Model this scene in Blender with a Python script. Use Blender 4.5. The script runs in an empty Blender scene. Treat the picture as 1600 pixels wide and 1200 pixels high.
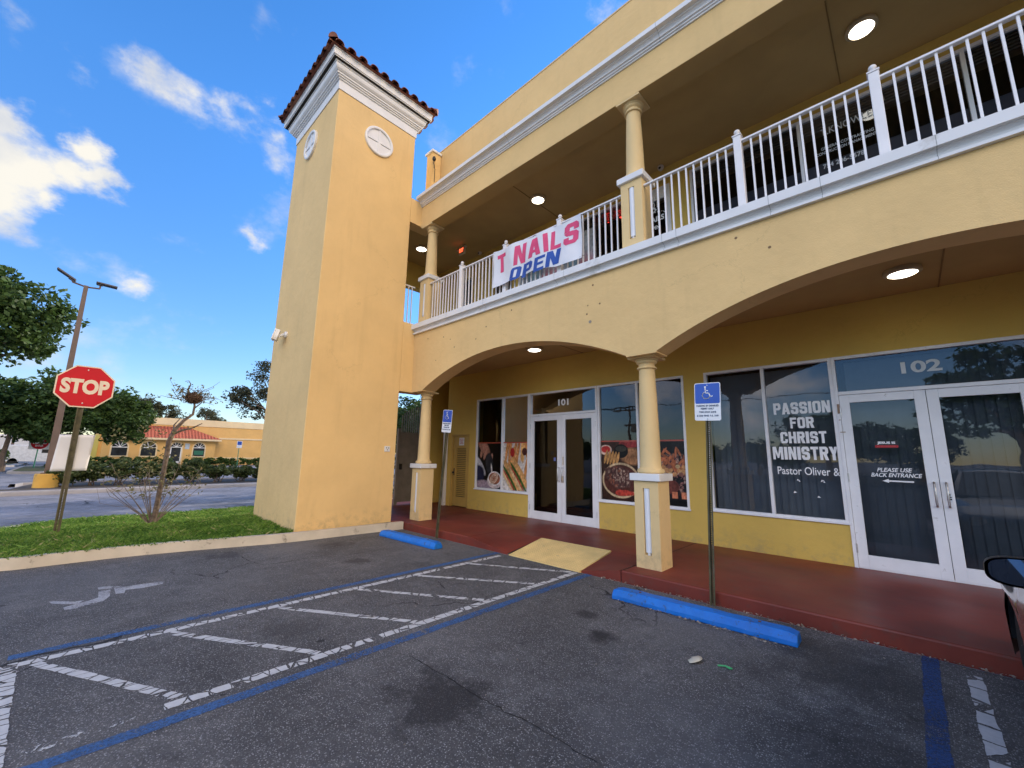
import bpy, bmesh, math, random
import numpy as np
from mathutils import Matrix, Vector
random.seed(7); RNG = np.random.default_rng(11)
sc = bpy.context.scene
COL = sc.collection

# ------------------------------------------------------------------ camera
cam_d = bpy.data.cameras.new('camera'); cam = bpy.data.objects.new('camera', cam_d); COL.objects.link(cam)
CR = [[0.7250832612854324, 0.6884653614009, 0.016422860737689515],
      [-0.10636203767958075, 0.13551685723098833, -0.9850493887855996],
      [-0.6803979579219273, 0.7124960544152958, 0.17148758351060606]]
m = Matrix.Identity(4)
for i in range(3):
    m[i][0] = CR[0][i]; m[i][1] = -CR[1][i]; m[i][2] = -CR[2][i]
m[2][3] = 1.6
cam.matrix_world = m
cam_d.sensor_width = 36; cam_d.lens = 14.525
cam_d.clip_start = 0.05; cam_d.clip_end = 3000
sc.camera = cam

# ------------------------------------------------------------------ exposure, sun, sky
SUN_EL, SUN_AZ = math.radians(17), math.radians(-5)      # azimuth from +Y towards +X: behind the building
sc.view_settings.view_transform = 'Standard'; sc.view_settings.look = 'None'
sc.view_settings.gamma = 1; sc.view_settings.exposure = 1.26
sun_d = bpy.data.lights.new('sun', 'SUN'); sun_d.energy = 2.0; sun_d.angle = math.radians(0.5); sun_d.color = (1, .86, .68)
sun = bpy.data.objects.new('sun', sun_d); COL.objects.link(sun)
sdir = Vector((math.sin(SUN_AZ)*math.cos(SUN_EL), math.cos(SUN_AZ)*math.cos(SUN_EL), math.sin(SUN_EL)))
sun.rotation_euler = sdir.to_track_quat('Z', 'Y').to_euler(); sun.location = (0, 60, 40)

world = bpy.data.worlds.new('World'); sc.world = world; world.use_nodes = True
nt = world.node_tree; nt.nodes.clear(); N = nt.nodes.new; L = nt.links.new
out = N('ShaderNodeOutputWorld'); bg = N('ShaderNodeBackground'); L(bg.outputs[0], out.inputs[0])
sky = N('ShaderNodeTexSky'); sky.sky_type = 'NISHITA'; sky.sun_disc = False
sky.sun_elevation = SUN_EL; sky.sun_rotation = SUN_AZ; sky.air_density = 1.0; sky.dust_density = 0.05; sky.ozone_density = 2.0
hsv = N('ShaderNodeHueSaturation'); hsv.inputs['Saturation'].default_value = 1.32; hsv.inputs['Value'].default_value = .98
L(sky.outputs[0], hsv.inputs['Color'])
tc = N('ShaderNodeTexCoord')
nz = N('ShaderNodeTexNoise'); nz.inputs['Scale'].default_value = 5.5; nz.inputs['Detail'].default_value = 9; nz.inputs['Roughness'].default_value = .58
mp = N('ShaderNodeMapping'); mp.inputs['Scale'].default_value = (1, 1, 1.5); L(tc.outputs['Generated'], mp.inputs[0]); L(mp.outputs[0], nz.inputs['Vector'])
wn_ = N('ShaderNodeTexNoise'); wn_.inputs['Scale'].default_value = 7; wn_.inputs['Detail'].default_value = 7; wn_.inputs['Roughness'].default_value = .62; L(mp.outputs[0], wn_.inputs['Vector'])
wsub = N('ShaderNodeVectorMath'); wsub.operation = 'SUBTRACT'; L(wn_.outputs['Color'], wsub.inputs[0]); wsub.inputs[1].default_value = (.5, .5, .5)
wad = N('ShaderNodeVectorMath'); wad.operation = 'MULTIPLY_ADD'; L(wsub.outputs[0], wad.inputs[0]); wad.inputs[1].default_value = (.10, .13, .10); L(tc.outputs['Generated'], wad.inputs[2])
# clouds: soft lumps placed by direction, broken up by noise: (dx, dy, dz, radius, weight)
CL = [(-0.878, -0.122, 0.463, .036, 1), (-0.905, -0.133, 0.404, .07, 1), (-0.91, -0.09, 0.402, .052, 1), (-0.903, -0.055, 0.424, .046, 1),
      (-0.883, -0.036, 0.466, .030, .95), (-0.908, -0.022, 0.425, .034, 1), (-0.925, -0.074, 0.378, .03, .9), (-0.922, -0.14, 0.36, .06, 1),
      (-0.804, 0.02, 0.595, .040, .62), (-0.803, 0.057, 0.593, .042, .62), (-0.794, 0.099, 0.599, .036, .66), (-0.785, 0.14, 0.603, .040, .66),
      (-0.793, 0.181, 0.582, .036, .6), (-0.82, 0.189, 0.54, .042, .55), (-0.892, 0.183, 0.414, .022, .5), (-0.961, 0.038, 0.275, .026, .5),
      (-0.297, 0.548, 0.782, .06, .9), (-0.828, -0.074, 0.555, .034, .35), (-0.803, -0.13, 0.583, .03, .4),
      # unseen banks added to light facade and tower; windows mirror those behind the camera
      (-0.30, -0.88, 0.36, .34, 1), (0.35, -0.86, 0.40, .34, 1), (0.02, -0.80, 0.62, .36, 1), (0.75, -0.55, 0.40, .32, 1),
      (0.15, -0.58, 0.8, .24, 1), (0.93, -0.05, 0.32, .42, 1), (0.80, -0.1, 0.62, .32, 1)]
def _max(a, b_):
    q = N('ShaderNodeMath'); q.operation = 'MAXIMUM'; L(a, q.inputs[0]); L(b_, q.inputs[1]); return q.outputs[0]
last = back = glow = None
for dx, dy, dz, r, w in CL:
    vm = N('ShaderNodeVectorMath'); vm.operation = 'DISTANCE'; L(wad.outputs[0] if r < .19 else tc.outputs['Generated'], vm.inputs[0])
    n_ = math.sqrt(dx*dx+dy*dy+dz*dz); vm.inputs[1].default_value = (dx/n_, dy/n_, dz/n_)
    mr = N('ShaderNodeMapRange'); mr.inputs['From Min'].default_value = 0; mr.inputs['From Max'].default_value = r*1.45
    mr.inputs['To Min'].default_value = w; mr.inputs['To Max'].default_value = 0; L(vm.outputs['Value'], mr.inputs['Value'])
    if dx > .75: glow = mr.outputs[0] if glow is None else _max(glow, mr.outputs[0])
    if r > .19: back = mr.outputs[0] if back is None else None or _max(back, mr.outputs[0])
    if last is None: last = mr.outputs[0]
    else:
        mx = N('ShaderNodeMath'); mx.operation = 'SMOOTH_MAX'; mx.inputs[2].default_value = .25; L(last, mx.inputs[0]); L(mr.outputs[0], mx.inputs[1]); last = mx.outputs[0]
a1 = N('ShaderNodeMath'); a1.operation = 'MULTIPLY_ADD'; L(nz.outputs['Fac'], a1.inputs[0]); a1.inputs[1].default_value = 2.2; a1.inputs[2].default_value = -1.22
a2 = N('ShaderNodeMath'); a2.operation = 'ADD'; L(last, a2.inputs[0]); L(a1.outputs[0], a2.inputs[1])
has = N('ShaderNodeMath'); has.operation = 'GREATER_THAN'; L(last, has.inputs[0]); has.inputs[1].default_value = 0.001
dn = N('ShaderNodeMapRange'); dn.interpolation_type = 'SMOOTHSTEP'; dn.inputs['From Min'].default_value = .20; dn.inputs['From Max'].default_value = .72; L(a2.outputs[0], dn.inputs['Value'])
fade = N('ShaderNodeMapRange'); fade.inputs['From Min'].default_value = 0; fade.inputs['From Max'].default_value = .30; L(last, fade.inputs['Value'])
dm = N('ShaderNodeMath'); dm.operation = 'MULTIPLY'; L(dn.outputs[0], dm.inputs[0]); L(fade.outputs[0], dm.inputs[1])
# cloud brightness: sunlit cream with greyer cores
n2 = N('ShaderNodeTexNoise'); n2.inputs['Scale'].default_value = 9; n2.inputs['Detail'].default_value = 6; L(tc.outputs['Generated'], n2.inputs['Vector'])
cr = N('ShaderNodeValToRGB'); cr.color_ramp.elements[0].position = .38; cr.color_ramp.elements[0].color = (1.9, 2.0, 2.2, 1)
cr.color_ramp.elements[1].position = .6; cr.color_ramp.elements[1].color = (2.75, 2.65, 2.4, 1); L(n2.outputs['Fac'], cr.inputs[0])
mix = N('ShaderNodeMix'); mix.data_type = 'RGBA'; L(dm.outputs[0], mix.inputs['Factor']); sx = N('ShaderNodeSeparateXYZ'); L(tc.outputs['Generated'], sx.inputs[0]); hr = N('ShaderNodeValToRGB')       # humid horizon: paler and dimmer than the clear-air model
hr.color_ramp.elements[0].position = 0; hr.color_ramp.elements[0].color = (.50, .52, .66, 1); hr.color_ramp.elements[1].position = .6; hr.color_ramp.elements[1].color = (1.12, .97, 1.12, 1)
L(sx.outputs[2], hr.inputs[0]); hm = N('ShaderNodeVectorMath'); hm.operation = 'MULTIPLY'; L(hsv.outputs[0], hm.inputs[0]); L(hr.outputs[0], hm.inputs[1]); L(hm.outputs[0], mix.inputs['A'])
# unseen banks brightened to light the facade, the +X ones warmed for the tower
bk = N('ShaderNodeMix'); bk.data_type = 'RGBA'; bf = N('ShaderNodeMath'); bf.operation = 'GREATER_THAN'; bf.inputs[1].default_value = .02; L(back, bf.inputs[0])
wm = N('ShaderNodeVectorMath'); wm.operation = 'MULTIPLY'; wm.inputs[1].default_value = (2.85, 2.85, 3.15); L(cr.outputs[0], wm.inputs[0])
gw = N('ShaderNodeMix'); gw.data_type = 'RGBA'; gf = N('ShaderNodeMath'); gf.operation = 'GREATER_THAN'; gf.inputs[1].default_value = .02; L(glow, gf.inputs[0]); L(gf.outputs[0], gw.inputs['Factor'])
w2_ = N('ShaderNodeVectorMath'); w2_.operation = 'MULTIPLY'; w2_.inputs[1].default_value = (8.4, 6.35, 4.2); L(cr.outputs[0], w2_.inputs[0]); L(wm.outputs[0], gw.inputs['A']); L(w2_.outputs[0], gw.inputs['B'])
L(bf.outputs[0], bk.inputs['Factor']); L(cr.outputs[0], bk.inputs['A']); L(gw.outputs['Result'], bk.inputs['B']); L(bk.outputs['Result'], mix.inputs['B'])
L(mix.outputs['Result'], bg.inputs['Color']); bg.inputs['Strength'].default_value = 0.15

# ------------------------------------------------------------------ object helpers
ORG = {}
def _link(o): COL.objects.link(o); return o
def tag(o, label=None, cat=None, group=None, kind=None):
    if label: o['label'] = label
    if cat: o['category'] = cat
    if group: o['group'] = group
    if kind: o['kind'] = kind
    return o
def thing(name, label, cat, loc=(0, 0, 0), group=None, rz=0):
    o = _link(bpy.data.objects.new(name, None)); o.location = loc; o.rotation_euler = (0, 0, rz); o.empty_display_size = .2
    ORG[o] = (Vector((0, 0, 0)) if rz else Vector(loc))
    return tag(o, label, cat, group)
def children(o): return [c for c in bpy.data.objects if c.parent == o]
def copy_thing(o, parent=None, loc=None):
    c = o.copy(); COL.objects.link(c); c.parent = parent
    if loc is not None: c.location = loc
    for ch in children(o):
        if ch is not c: copy_thing(ch, c)
    ORG[c] = Vector(c.location)
    return c
def finish(me, name, mat_, parent=None, smooth=False, bevel=0, seg=2, loc=None, rot=None):
    """link one mesh; vertices are in world coordinates unless loc is given (then local)"""
    if mat_ is not None:
        for mm in (mat_ if isinstance(mat_, (list, tuple)) else [mat_]): me.materials.append(mm)
    o = _link(bpy.data.objects.new(name, me))
    org = Vector((0, 0, 0)) if parent is None else ORG[parent]
    if parent is not None: o.parent = parent
    if loc is None:
        me.transform(Matrix.Translation(-org)); ORG[o] = org.copy()
    else:
        o.location = Vector(loc)-org; ORG[o] = Vector(loc)
    if rot: o.rotation_euler = rot
    if smooth:
        for p in me.polygons: p.use_smooth = True
    if bevel:
        b = o.modifiers.new('bevel', 'BEVEL'); b.width = bevel; b.segments = seg; b.limit_method = 'ANGLE'; b.angle_limit = math.radians(40)
    return o
class MB:
    def __init__(s): s.v = []; s.f = []
    def face(s, pts):
        n = len(s.v); s.v += [tuple(p) for p in pts]; s.f.append(tuple(range(n, n+len(pts)))); return s
    def box(s, x0, x1, y0, y1, z0, z1):
        n = len(s.v)
        s.v += [(x, y, z) for z in (z0, z1) for x, y in ((x0, y0), (x1, y0), (x1, y1), (x0, y1))]
        s.f += [tuple(n+i for i in q) for q in ((3, 2, 1, 0), (4, 5, 6, 7), (0, 1, 5, 4), (1, 2, 6, 5), (2, 3, 7, 6), (3, 0, 4, 7))]
        return s
    def prism(s, poly, axis, a0, a1):
        """poly (2-D points) pushed along axis from a0 to a1"""
        def P(p, a): return (a, p[0], p[1]) if axis == 'x' else (p[0], a, p[1]) if axis == 'y' else (p[0], p[1], a)
        n = len(s.v); k = len(poly)
        s.v += [P(p, a0) for p in poly]+[P(p, a1) for p in poly]
        s.f.append(tuple(n+i for i in range(k))); s.f.append(tuple(n+k+i for i in reversed(range(k))))
        for i in range(k):
            j = (i+1) % k; s.f.append((n+i, n+k+i, n+k+j, n+j))
        return s
    def lathe(s, prof, c, seg=28, axis='z'):
        n = len(s.v); k = len(prof)
        for i in range(seg):
            a = 2*math.pi*i/seg
            for r, h in prof:
                if axis == 'z': s.v.append((c[0]+r*math.cos(a), c[1]+r*math.sin(a), c[2]+h))
                elif axis == 'y': s.v.append((c[0]+r*math.cos(a), c[1]+h, c[2]+r*math.sin(a)))
                else: s.v.append((c[0]+h, c[1]+r*math.cos(a), c[2]+r*math.sin(a)))
        for i in range(seg):
            j = (i+1) % seg
            for q in range(k-1): s.f.append((n+i*k+q, n+j*k+q, n+j*k+q+1, n+i*k+q+1))
        s.f.append(tuple(n+i*k for i in reversed(range(seg)))); s.f.append(tuple(n+i*k+k-1 for i in range(seg)))
        return s
    def tube(s, pts, rad, seg=8):
        pts = [Vector(p) for p in pts]; rr = rad if isinstance(rad, (list, tuple)) else [rad]*len(pts)
        n = len(s.v); ref = None
        for i, p in enumerate(pts):
            d = (pts[min(i+1, len(pts)-1)]-pts[max(i-1, 0)]).normalized()
            if ref is None: ref = Vector((0, 0, 1)) if abs(d.z) < .9 else Vector((1, 0, 0))
            u = d.cross(ref).normalized(); w = u.cross(d).normalized(); ref = w
            for k in range(seg):
                a = 2*math.pi*k/seg; s.v.append(tuple(p+rr[i]*(math.cos(a)*u+math.sin(a)*w)))
        for i in range(len(pts)-1):
            for k in range(seg):
                j = (k+1) % seg; s.f.append((n+i*seg+k, n+i*seg+j, n+(i+1)*seg+j, n+(i+1)*seg+k))
        s.f.append(tuple(n+k for k in reversed(range(seg)))); b = n+(len(pts)-1)*seg; s.f.append(tuple(b+k for k in range(seg)))
        return s
    def build(s, name, mat_, parent=None, weld=False, **k):
        me = bpy.data.meshes.new(name); me.from_pydata(s.v, [], s.f); me.update()
        bm = bmesh.new(); bm.from_mesh(me)
        if weld: bmesh.ops.remove_doubles(bm, verts=bm.verts, dist=1e-4)
        bmesh.ops.recalc_face_normals(bm, faces=bm.faces); bm.to_mesh(me); bm.free()
        if k.get('smooth'):
            k.pop('smooth'); o = finish(me, name, mat_, parent, **k); smooth_angle(me); return o
        return finish(me, name, mat_, parent, **k)
def smooth_angle(me, ang=35):
    for p in me.polygons: p.use_smooth = True
    try: me.set_sharp_from_angle(angle=math.radians(ang))
    except Exception: pass
def quads(name, V, mat_, parent=None, tone=None, **k):
    """V: (n,4,3) quads as one mesh, with an optional per-quad tone attribute"""
    V = np.asarray(V, dtype=np.float32); n = len(V)
    me = bpy.data.meshes.new(name); me.vertices.add(n*4); me.vertices.foreach_set('co', V.reshape(-1))
    me.loops.add(n*4); me.loops.foreach_set('vertex_index', np.arange(n*4, dtype=np.int32))
    me.polygons.add(n); me.polygons.foreach_set('loop_start', np.arange(0, n*4, 4, dtype=np.int32))
    me.update(calc_edges=True)
    if tone is not None:
        a = me.attributes.new('tone', 'FLOAT', 'POINT'); a.data.foreach_set('value', np.repeat(tone.astype(np.float32), 4))
    return finish(me, name, mat_, parent, **k)

# ------------------------------------------------------------------ material helpers
def newmat(name):
    M = bpy.data.materials.new(name); M.use_nodes = True; t = M.node_tree; b = t.nodes['Principled BSDF']; return M, t, b
def ramp(t, fac, stops):
    r = t.nodes.new('ShaderNodeValToRGB'); e = r.color_ramp.elements
    while len(e) < len(stops): e.new(.5)
    for q, (p, c) in zip(e, stops): q.position = p; q.color = (*c, 1) if len(c) == 3 else c
    t.links.new(fac, r.inputs[0]); return r.outputs[0]
def tex(t, kind, scale, detail=4, vec=None, rough=.5, **k):
    n = t.nodes.new('ShaderNodeTexNoise' if kind == 'noise' else 'ShaderNodeTexVoronoi')
    n.inputs['Scale'].default_value = scale
    if kind == 'noise': n.inputs['Detail'].default_value = detail; n.inputs['Roughness'].default_value = rough
    for a, b in k.items(): setattr(n, a, b)
    if vec is None:
        g = t.nodes.new('ShaderNodeNewGeometry'); vec = g.outputs['Position']
    t.links.new(vec, n.inputs['Vector']); return n
def mixc(t, fac, a, b, mode='MIX'):
    n = t.nodes.new('ShaderNodeMix'); n.data_type = 'RGBA'; n.blend_type = mode
    for s_, v in (('Factor', fac), ('A', a), ('B', b)):
        i = n.inputs[s_] if s_ != 'Factor' else n.inputs[0]
        if isinstance(v, (int, float)): i.default_value = v
        elif isinstance(v, tuple): i.default_value = (*v, 1)
        else: t.links.new(v, i)
    return n.outputs['Result']
def math_(t, op, a, b=0.0, c=None):
    n = t.nodes.new('ShaderNodeMath'); n.operation = op
    for i, v in enumerate((a, b) if c is None else (a, b, c)):
        if isinstance(v, (int, float)): n.inputs[i].default_value = v
        else: t.links.new(v, n.inputs[i])
    return n.outputs[0]
def bump(t, b, h, dist=.01, st=.5):
    n = t.nodes.new('ShaderNodeBump'); n.inputs['Distance'].default_value = dist; n.inputs['Strength'].default_value = st
    t.links.new(h, n.inputs['Height']); t.links.new(n.outputs[0], b.inputs['Normal'])
def vmap(t, scale=(1, 1, 1), rot=(0, 0, 0), loc=(0, 0, 0)):
    g = t.nodes.new('ShaderNodeNewGeometry'); m_ = t.nodes.new('ShaderNodeMapping')
    m_.inputs['Scale'].default_value = scale; m_.inputs['Rotation'].default_value = rot; m_.inputs['Location'].default_value = loc
    t.links.new(g.outputs['Position'], m_.inputs[0]); return m_.outputs[0]
def simple(name, col, rough=.5, metal=0, var=.12, scale=6, bmp=0, bscale=60, spec=.5, dirt=None):
    M, t, b = newmat(name)
    n = tex(t, 'noise', scale, 5)
    c0 = tuple(c*(1-var) for c in col); c1 = tuple(min(1, c*(1+var)) for c in col)
    c = ramp(t, n.outputs['Fac'], [(.3, c0), (.7, c1)])
    if dirt:
        n2_ = tex(t, 'noise', dirt[0], 6, rough=.65); c = mixc(t, ramp(t, n2_.outputs['Fac'], [(dirt[1], (0, 0, 0)), (dirt[1]+.12, (1, 1, 1))]), c, dirt[2])
    t.links.new(c, b.inputs['Base Color']); b.inputs['Roughness'].default_value = rough; b.inputs['Metallic'].default_value = metal
    b.inputs['Specular IOR Level'].default_value = spec
    if bmp: bump(t, b, tex(t, 'noise', bscale, 6).outputs['Fac'], bmp, .6)
    return M
def stucco(name, col, streak=.1):
    M, t, b = newmat(name)
    n = tex(t, 'noise', .9, 5, rough=.6)
    c = ramp(t, n.outputs['Fac'], [(.3, tuple(x*.93 for x in col)), (.7, tuple(min(1, x*1.05) for x in col))])
    s = tex(t, 'noise', 1.0, 5, vec=vmap(t, (5, 5, .5)), rough=.6)                     # rain streaks down the wall
    c = mixc(t, ramp(t, s.outputs['Fac'], [(.55, (0, 0, 0)), (.85, (streak*2.2,)*3)]), c, tuple(x*.55 for x in col))
    tr_ = tex(t, 'noise', 6, 6, rough=.7); c = mixc(t, ramp(t, tr_.outputs['Fac'], [(.52, (0, 0, 0)), (.72, (.08, .08, .08))]), c, tuple(x*.72 for x in col))
    g = t.nodes.new('ShaderNodeNewGeometry'); sp = t.nodes.new('ShaderNodeSeparateXYZ'); t.links.new(g.outputs['Position'], sp.inputs[0])
    hn = tex(t, 'noise', 1.5, 6, rough=.7); ha = t.nodes.new('ShaderNodeVectorMath'); ha.operation = 'MULTIPLY_ADD'; ha.inputs[1].default_value = (1.1, 1.1, 1.1)
    t.links.new(hn.outputs['Color'], ha.inputs[0]); t.links.new(g.outputs['Position'], ha.inputs[2]); hv = tex(t, 'voronoi', .42, vec=ha.outputs[0], feature='DISTANCE_TO_EDGE'); hm_ = tex(t, 'noise', .6, 3)
    c = mixc(t, math_(t, 'MULTIPLY', math_(t, 'LESS_THAN', hv.outputs['Distance'], .0028), ramp(t, hm_.outputs['Fac'], [(.52, (0, 0, 0)), (.6, (.22, .22, .22))])), c, tuple(x*.45 for x in col))   # hairline cracks
    low = t.nodes.new('ShaderNodeMapRange'); low.inputs['From Min'].default_value = .1; low.inputs['From Max'].default_value = .55
    low.inputs['To Min'].default_value = 1; low.inputs['To Max'].default_value = 0; t.links.new(sp.outputs[2], low.inputs[0])
    d = tex(t, 'noise', 7, 6, rough=.7)
    f = math_(t, 'MULTIPLY', low.outputs[0], ramp(t, d.outputs['Fac'], [(.48, (0, 0, 0)), (.68, (.55, .55, .55))]))
    c = mixc(t, f, c, (.30, .24, .15))                                                  # splash dirt at the foot
    t.links.new(c, b.inputs['Base Color']); b.inputs['Roughness'].default_value = .85; b.inputs['Specular IOR Level'].default_value = .25
    hh = math_(t, 'ADD', tex(t, 'noise', 90, 5).outputs['Fac'], math_(t, 'MULTIPLY', tex(t, 'noise', 7.0, 5).outputs['Fac'], 3.0))
    bump(t, b, hh, .006, .55)
    return M
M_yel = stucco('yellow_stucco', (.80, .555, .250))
M_yelin = stucco('yellow_stucco_bounce_tint', (.68, .47, .115), .06)  # covered walls: bounce light and shade put into a deeper stucco colour
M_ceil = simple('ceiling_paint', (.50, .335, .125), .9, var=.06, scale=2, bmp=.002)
M_white = simple('white_trim_paint', (.78, .78, .77), .5, var=.05, scale=3, dirt=(2.2, .62, (.52, .50, .46)))
M_rail = simple('white_railing_paint', (.82, .80, .79), .4, var=.04, scale=5)
M_alu = simple('white_aluminium', (.84, .84, .85), .35, var=.05, scale=4, dirt=(8, .66, (.45, .43, .40)))
M_steel = simple('brushed_steel', (.62, .62, .62), .3, metal=.9, var=.1, scale=30)
M_black = simple('black_plastic', (.012, .012, .014), .4, var=.2)
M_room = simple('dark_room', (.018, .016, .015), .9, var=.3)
M_blind = simple('grey_vertical_blind', (.16, .18, .20), .8, var=.12, scale=3)
M_letter = simple('white_vinyl_letter', (.90, .90, .90), .5, var=.04)
def glass(name, tint, refl, through):
    M = bpy.data.materials.new(name); M.use_nodes = True; t = M.node_tree; t.nodes.clear()
    o_ = t.nodes.new('ShaderNodeOutputMaterial'); tr = t.nodes.new('ShaderNodeBsdfTransparent'); tr.inputs[0].default_value = (*through, 1)
    gl = t.nodes.new('ShaderNodeBsdfGlossy'); gl.inputs['Roughness'].default_value = .015; gl.inputs['Color'].default_value = (*tint, 1)
    fr = t.nodes.new('ShaderNodeFresnel'); fr.inputs['IOR'].default_value = refl
    w = tex(t, 'noise', 1.6, 2); bp = t.nodes.new('ShaderNodeBump'); bp.inputs['Distance'].default_value = .006; bp.inputs['Strength'].default_value = .25
    t.links.new(w.outputs['Fac'], bp.inputs['Height']); t.links.new(bp.outputs[0], gl.inputs['Normal'])
    mx_ = t.nodes.new('ShaderNodeMixShader'); t.links.new(fr.outputs[0], mx_.inputs[0]); t.links.new(tr.outputs[0], mx_.inputs[1]); t.links.new(gl.outputs[0], mx_.inputs[2])
    t.links.new(mx_.outputs[0], o_.inputs[0]); return M
M_glass = glass('tinted_glass', (.80, .85, .92), 1.52, (.42, .44, .46))
M_glass2 = glass('clear_glass', (.86, .86, .9), 1.62, (.62, .66, .70))
def emit(name, col, st, base=(.8, .8, .8)):
    M, t, b = newmat(name); b.inputs['Base Color'].default_value = (*base, 1)
    b.inputs['Emission Color'].default_value = (*col, 1); b.inputs['Emission Strength'].default_value = st
    n = tex(t, 'noise', 9, 3); t.links.new(ramp(t, n.outputs['Fac'], [(.3, tuple(c*.88 for c in col)), (.6, col)]), b.inputs['Emission Color'])
    return M
M_lamp = emit('lit_diffuser', (1, .93, .80), 3)
M_leaf = {}
def leafmat(name, dark, light, trans=.25, dry=None):
    M, t, b = newmat(name); a = t.nodes.new('ShaderNodeAttribute'); a.attribute_name = 'tone'
    t.links.new(ramp(t, a.outputs['Fac'], [(0, dark), (.93, light), (1, dry or light)]), b.inputs['Base Color'])
    b.inputs['Roughness'].default_value = .6; b.inputs['Specular IOR Level'].default_value = .3
    tr = t.nodes.new('ShaderNodeBsdfTranslucent'); t.links.new(ramp(t, a.outputs['Fac'], [(0, tuple(c*.9 for c in dark)), (1, tuple(c*1.0 for c in light))]), tr.inputs[0])
    mx_ = t.nodes.new('ShaderNodeMixShader'); mx_.inputs[0].default_value = trans
    t.links.new(b.outputs[0], mx_.inputs[1]); t.links.new(tr.outputs[0], mx_.inputs[2]); t.links.new(mx_.outputs[0], t.nodes['Material Output'].inputs[0]); return M
M_leafA = leafmat('oak_leaves', (.018, .040, .010), (.085, .150, .030))
M_leafB = leafmat('hedge_leaves', (.030, .050, .015), (.130, .170, .055))
M_leafC = leafmat('dull_leaves', (.035, .040, .022), (.085, .095, .050))
M_bark = simple('bark', (.135, .10, .075), .9, var=.35, scale=14, bmp=.02, bscale=25)
M_barkp = simple('pale_smooth_bark', (.30, .22, .16), .8, var=.3, scale=10, bmp=.008, bscale=30)

def text_obj(s, name, mat_, parent, cx, cz, w, h, y, bold=.03, shear=0, face='-y', thick=.002, warp=None, align_left=False):
    """lettering standing on a wall: centre (cx,cz), box w x h, on plane y; face '+x' puts it on plane x=y with cx along Y"""
    cu = bpy.data.curves.new('t', 'FONT'); cu.body = s; cu.offset = bold; cu.shear = shear; cu.extrude = 0; cu.resolution_u = 4
    cu.align_x = 'CENTER'; cu.space_line = .95
    to = bpy.data.objects.new('t', cu); COL.objects.link(to)
    dg = bpy.context.evaluated_depsgraph_get(); me = bpy.data.meshes.new_from_object(to.evaluated_get(dg))
    bpy.data.objects.remove(to); 
    vs = np.array([v.co[:2] for v in me.vertices]); mn = vs.min(0); mx_ = vs.max(0)
    sx = w/(mx_[0]-mn[0]); sz = h/(mx_[1]-mn[1])
    bm = bmesh.new(); bm.from_mesh(me)
    if warp:
        bmesh.ops.triangulate(bm, faces=bm.faces)
        for v in bm.verts: v.co = ((v.co.x-(mn[0]+mx_[0])/2)*sx, (v.co.y-(mn[1]+mx_[1])/2)*sz, 0)
        for _ in range(5):
            es = [e for e in bm.edges if e.calc_length() > .05]
            if not es: break
            bmesh.ops.subdivide_edges(bm, edges=es, cuts=1); bmesh.ops.triangulate(bm, faces=bm.faces)
        sx = sz = 1; mn = mx_ = np.zeros(2)
    for v in bm.verts:
        a = (v.co.x-(mn[0]+mx_[0])/2)*sx; b = (v.co.y-(mn[1]+mx_[1])/2)*sz
        if face == '-y':
            X, Z = cx+a, cz+b
            v.co = (X, y+(warp(X, Z) if warp else 0), Z)
        else: v.co = (y, cx+a, cz+b)
    bmesh.ops.recalc_face_normals(bm, faces=bm.faces)
    for f_ in bm.faces: f_.smooth = False
    bm.to_mesh(me); bm.free(); me.materials.clear(); me.name = name
    o = finish(me, name, mat_, parent)
    if thick and not warp:
        so = o.modifiers.new('thick', 'SOLIDIFY'); so.thickness = thick; so.offset = 0
    return o

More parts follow.
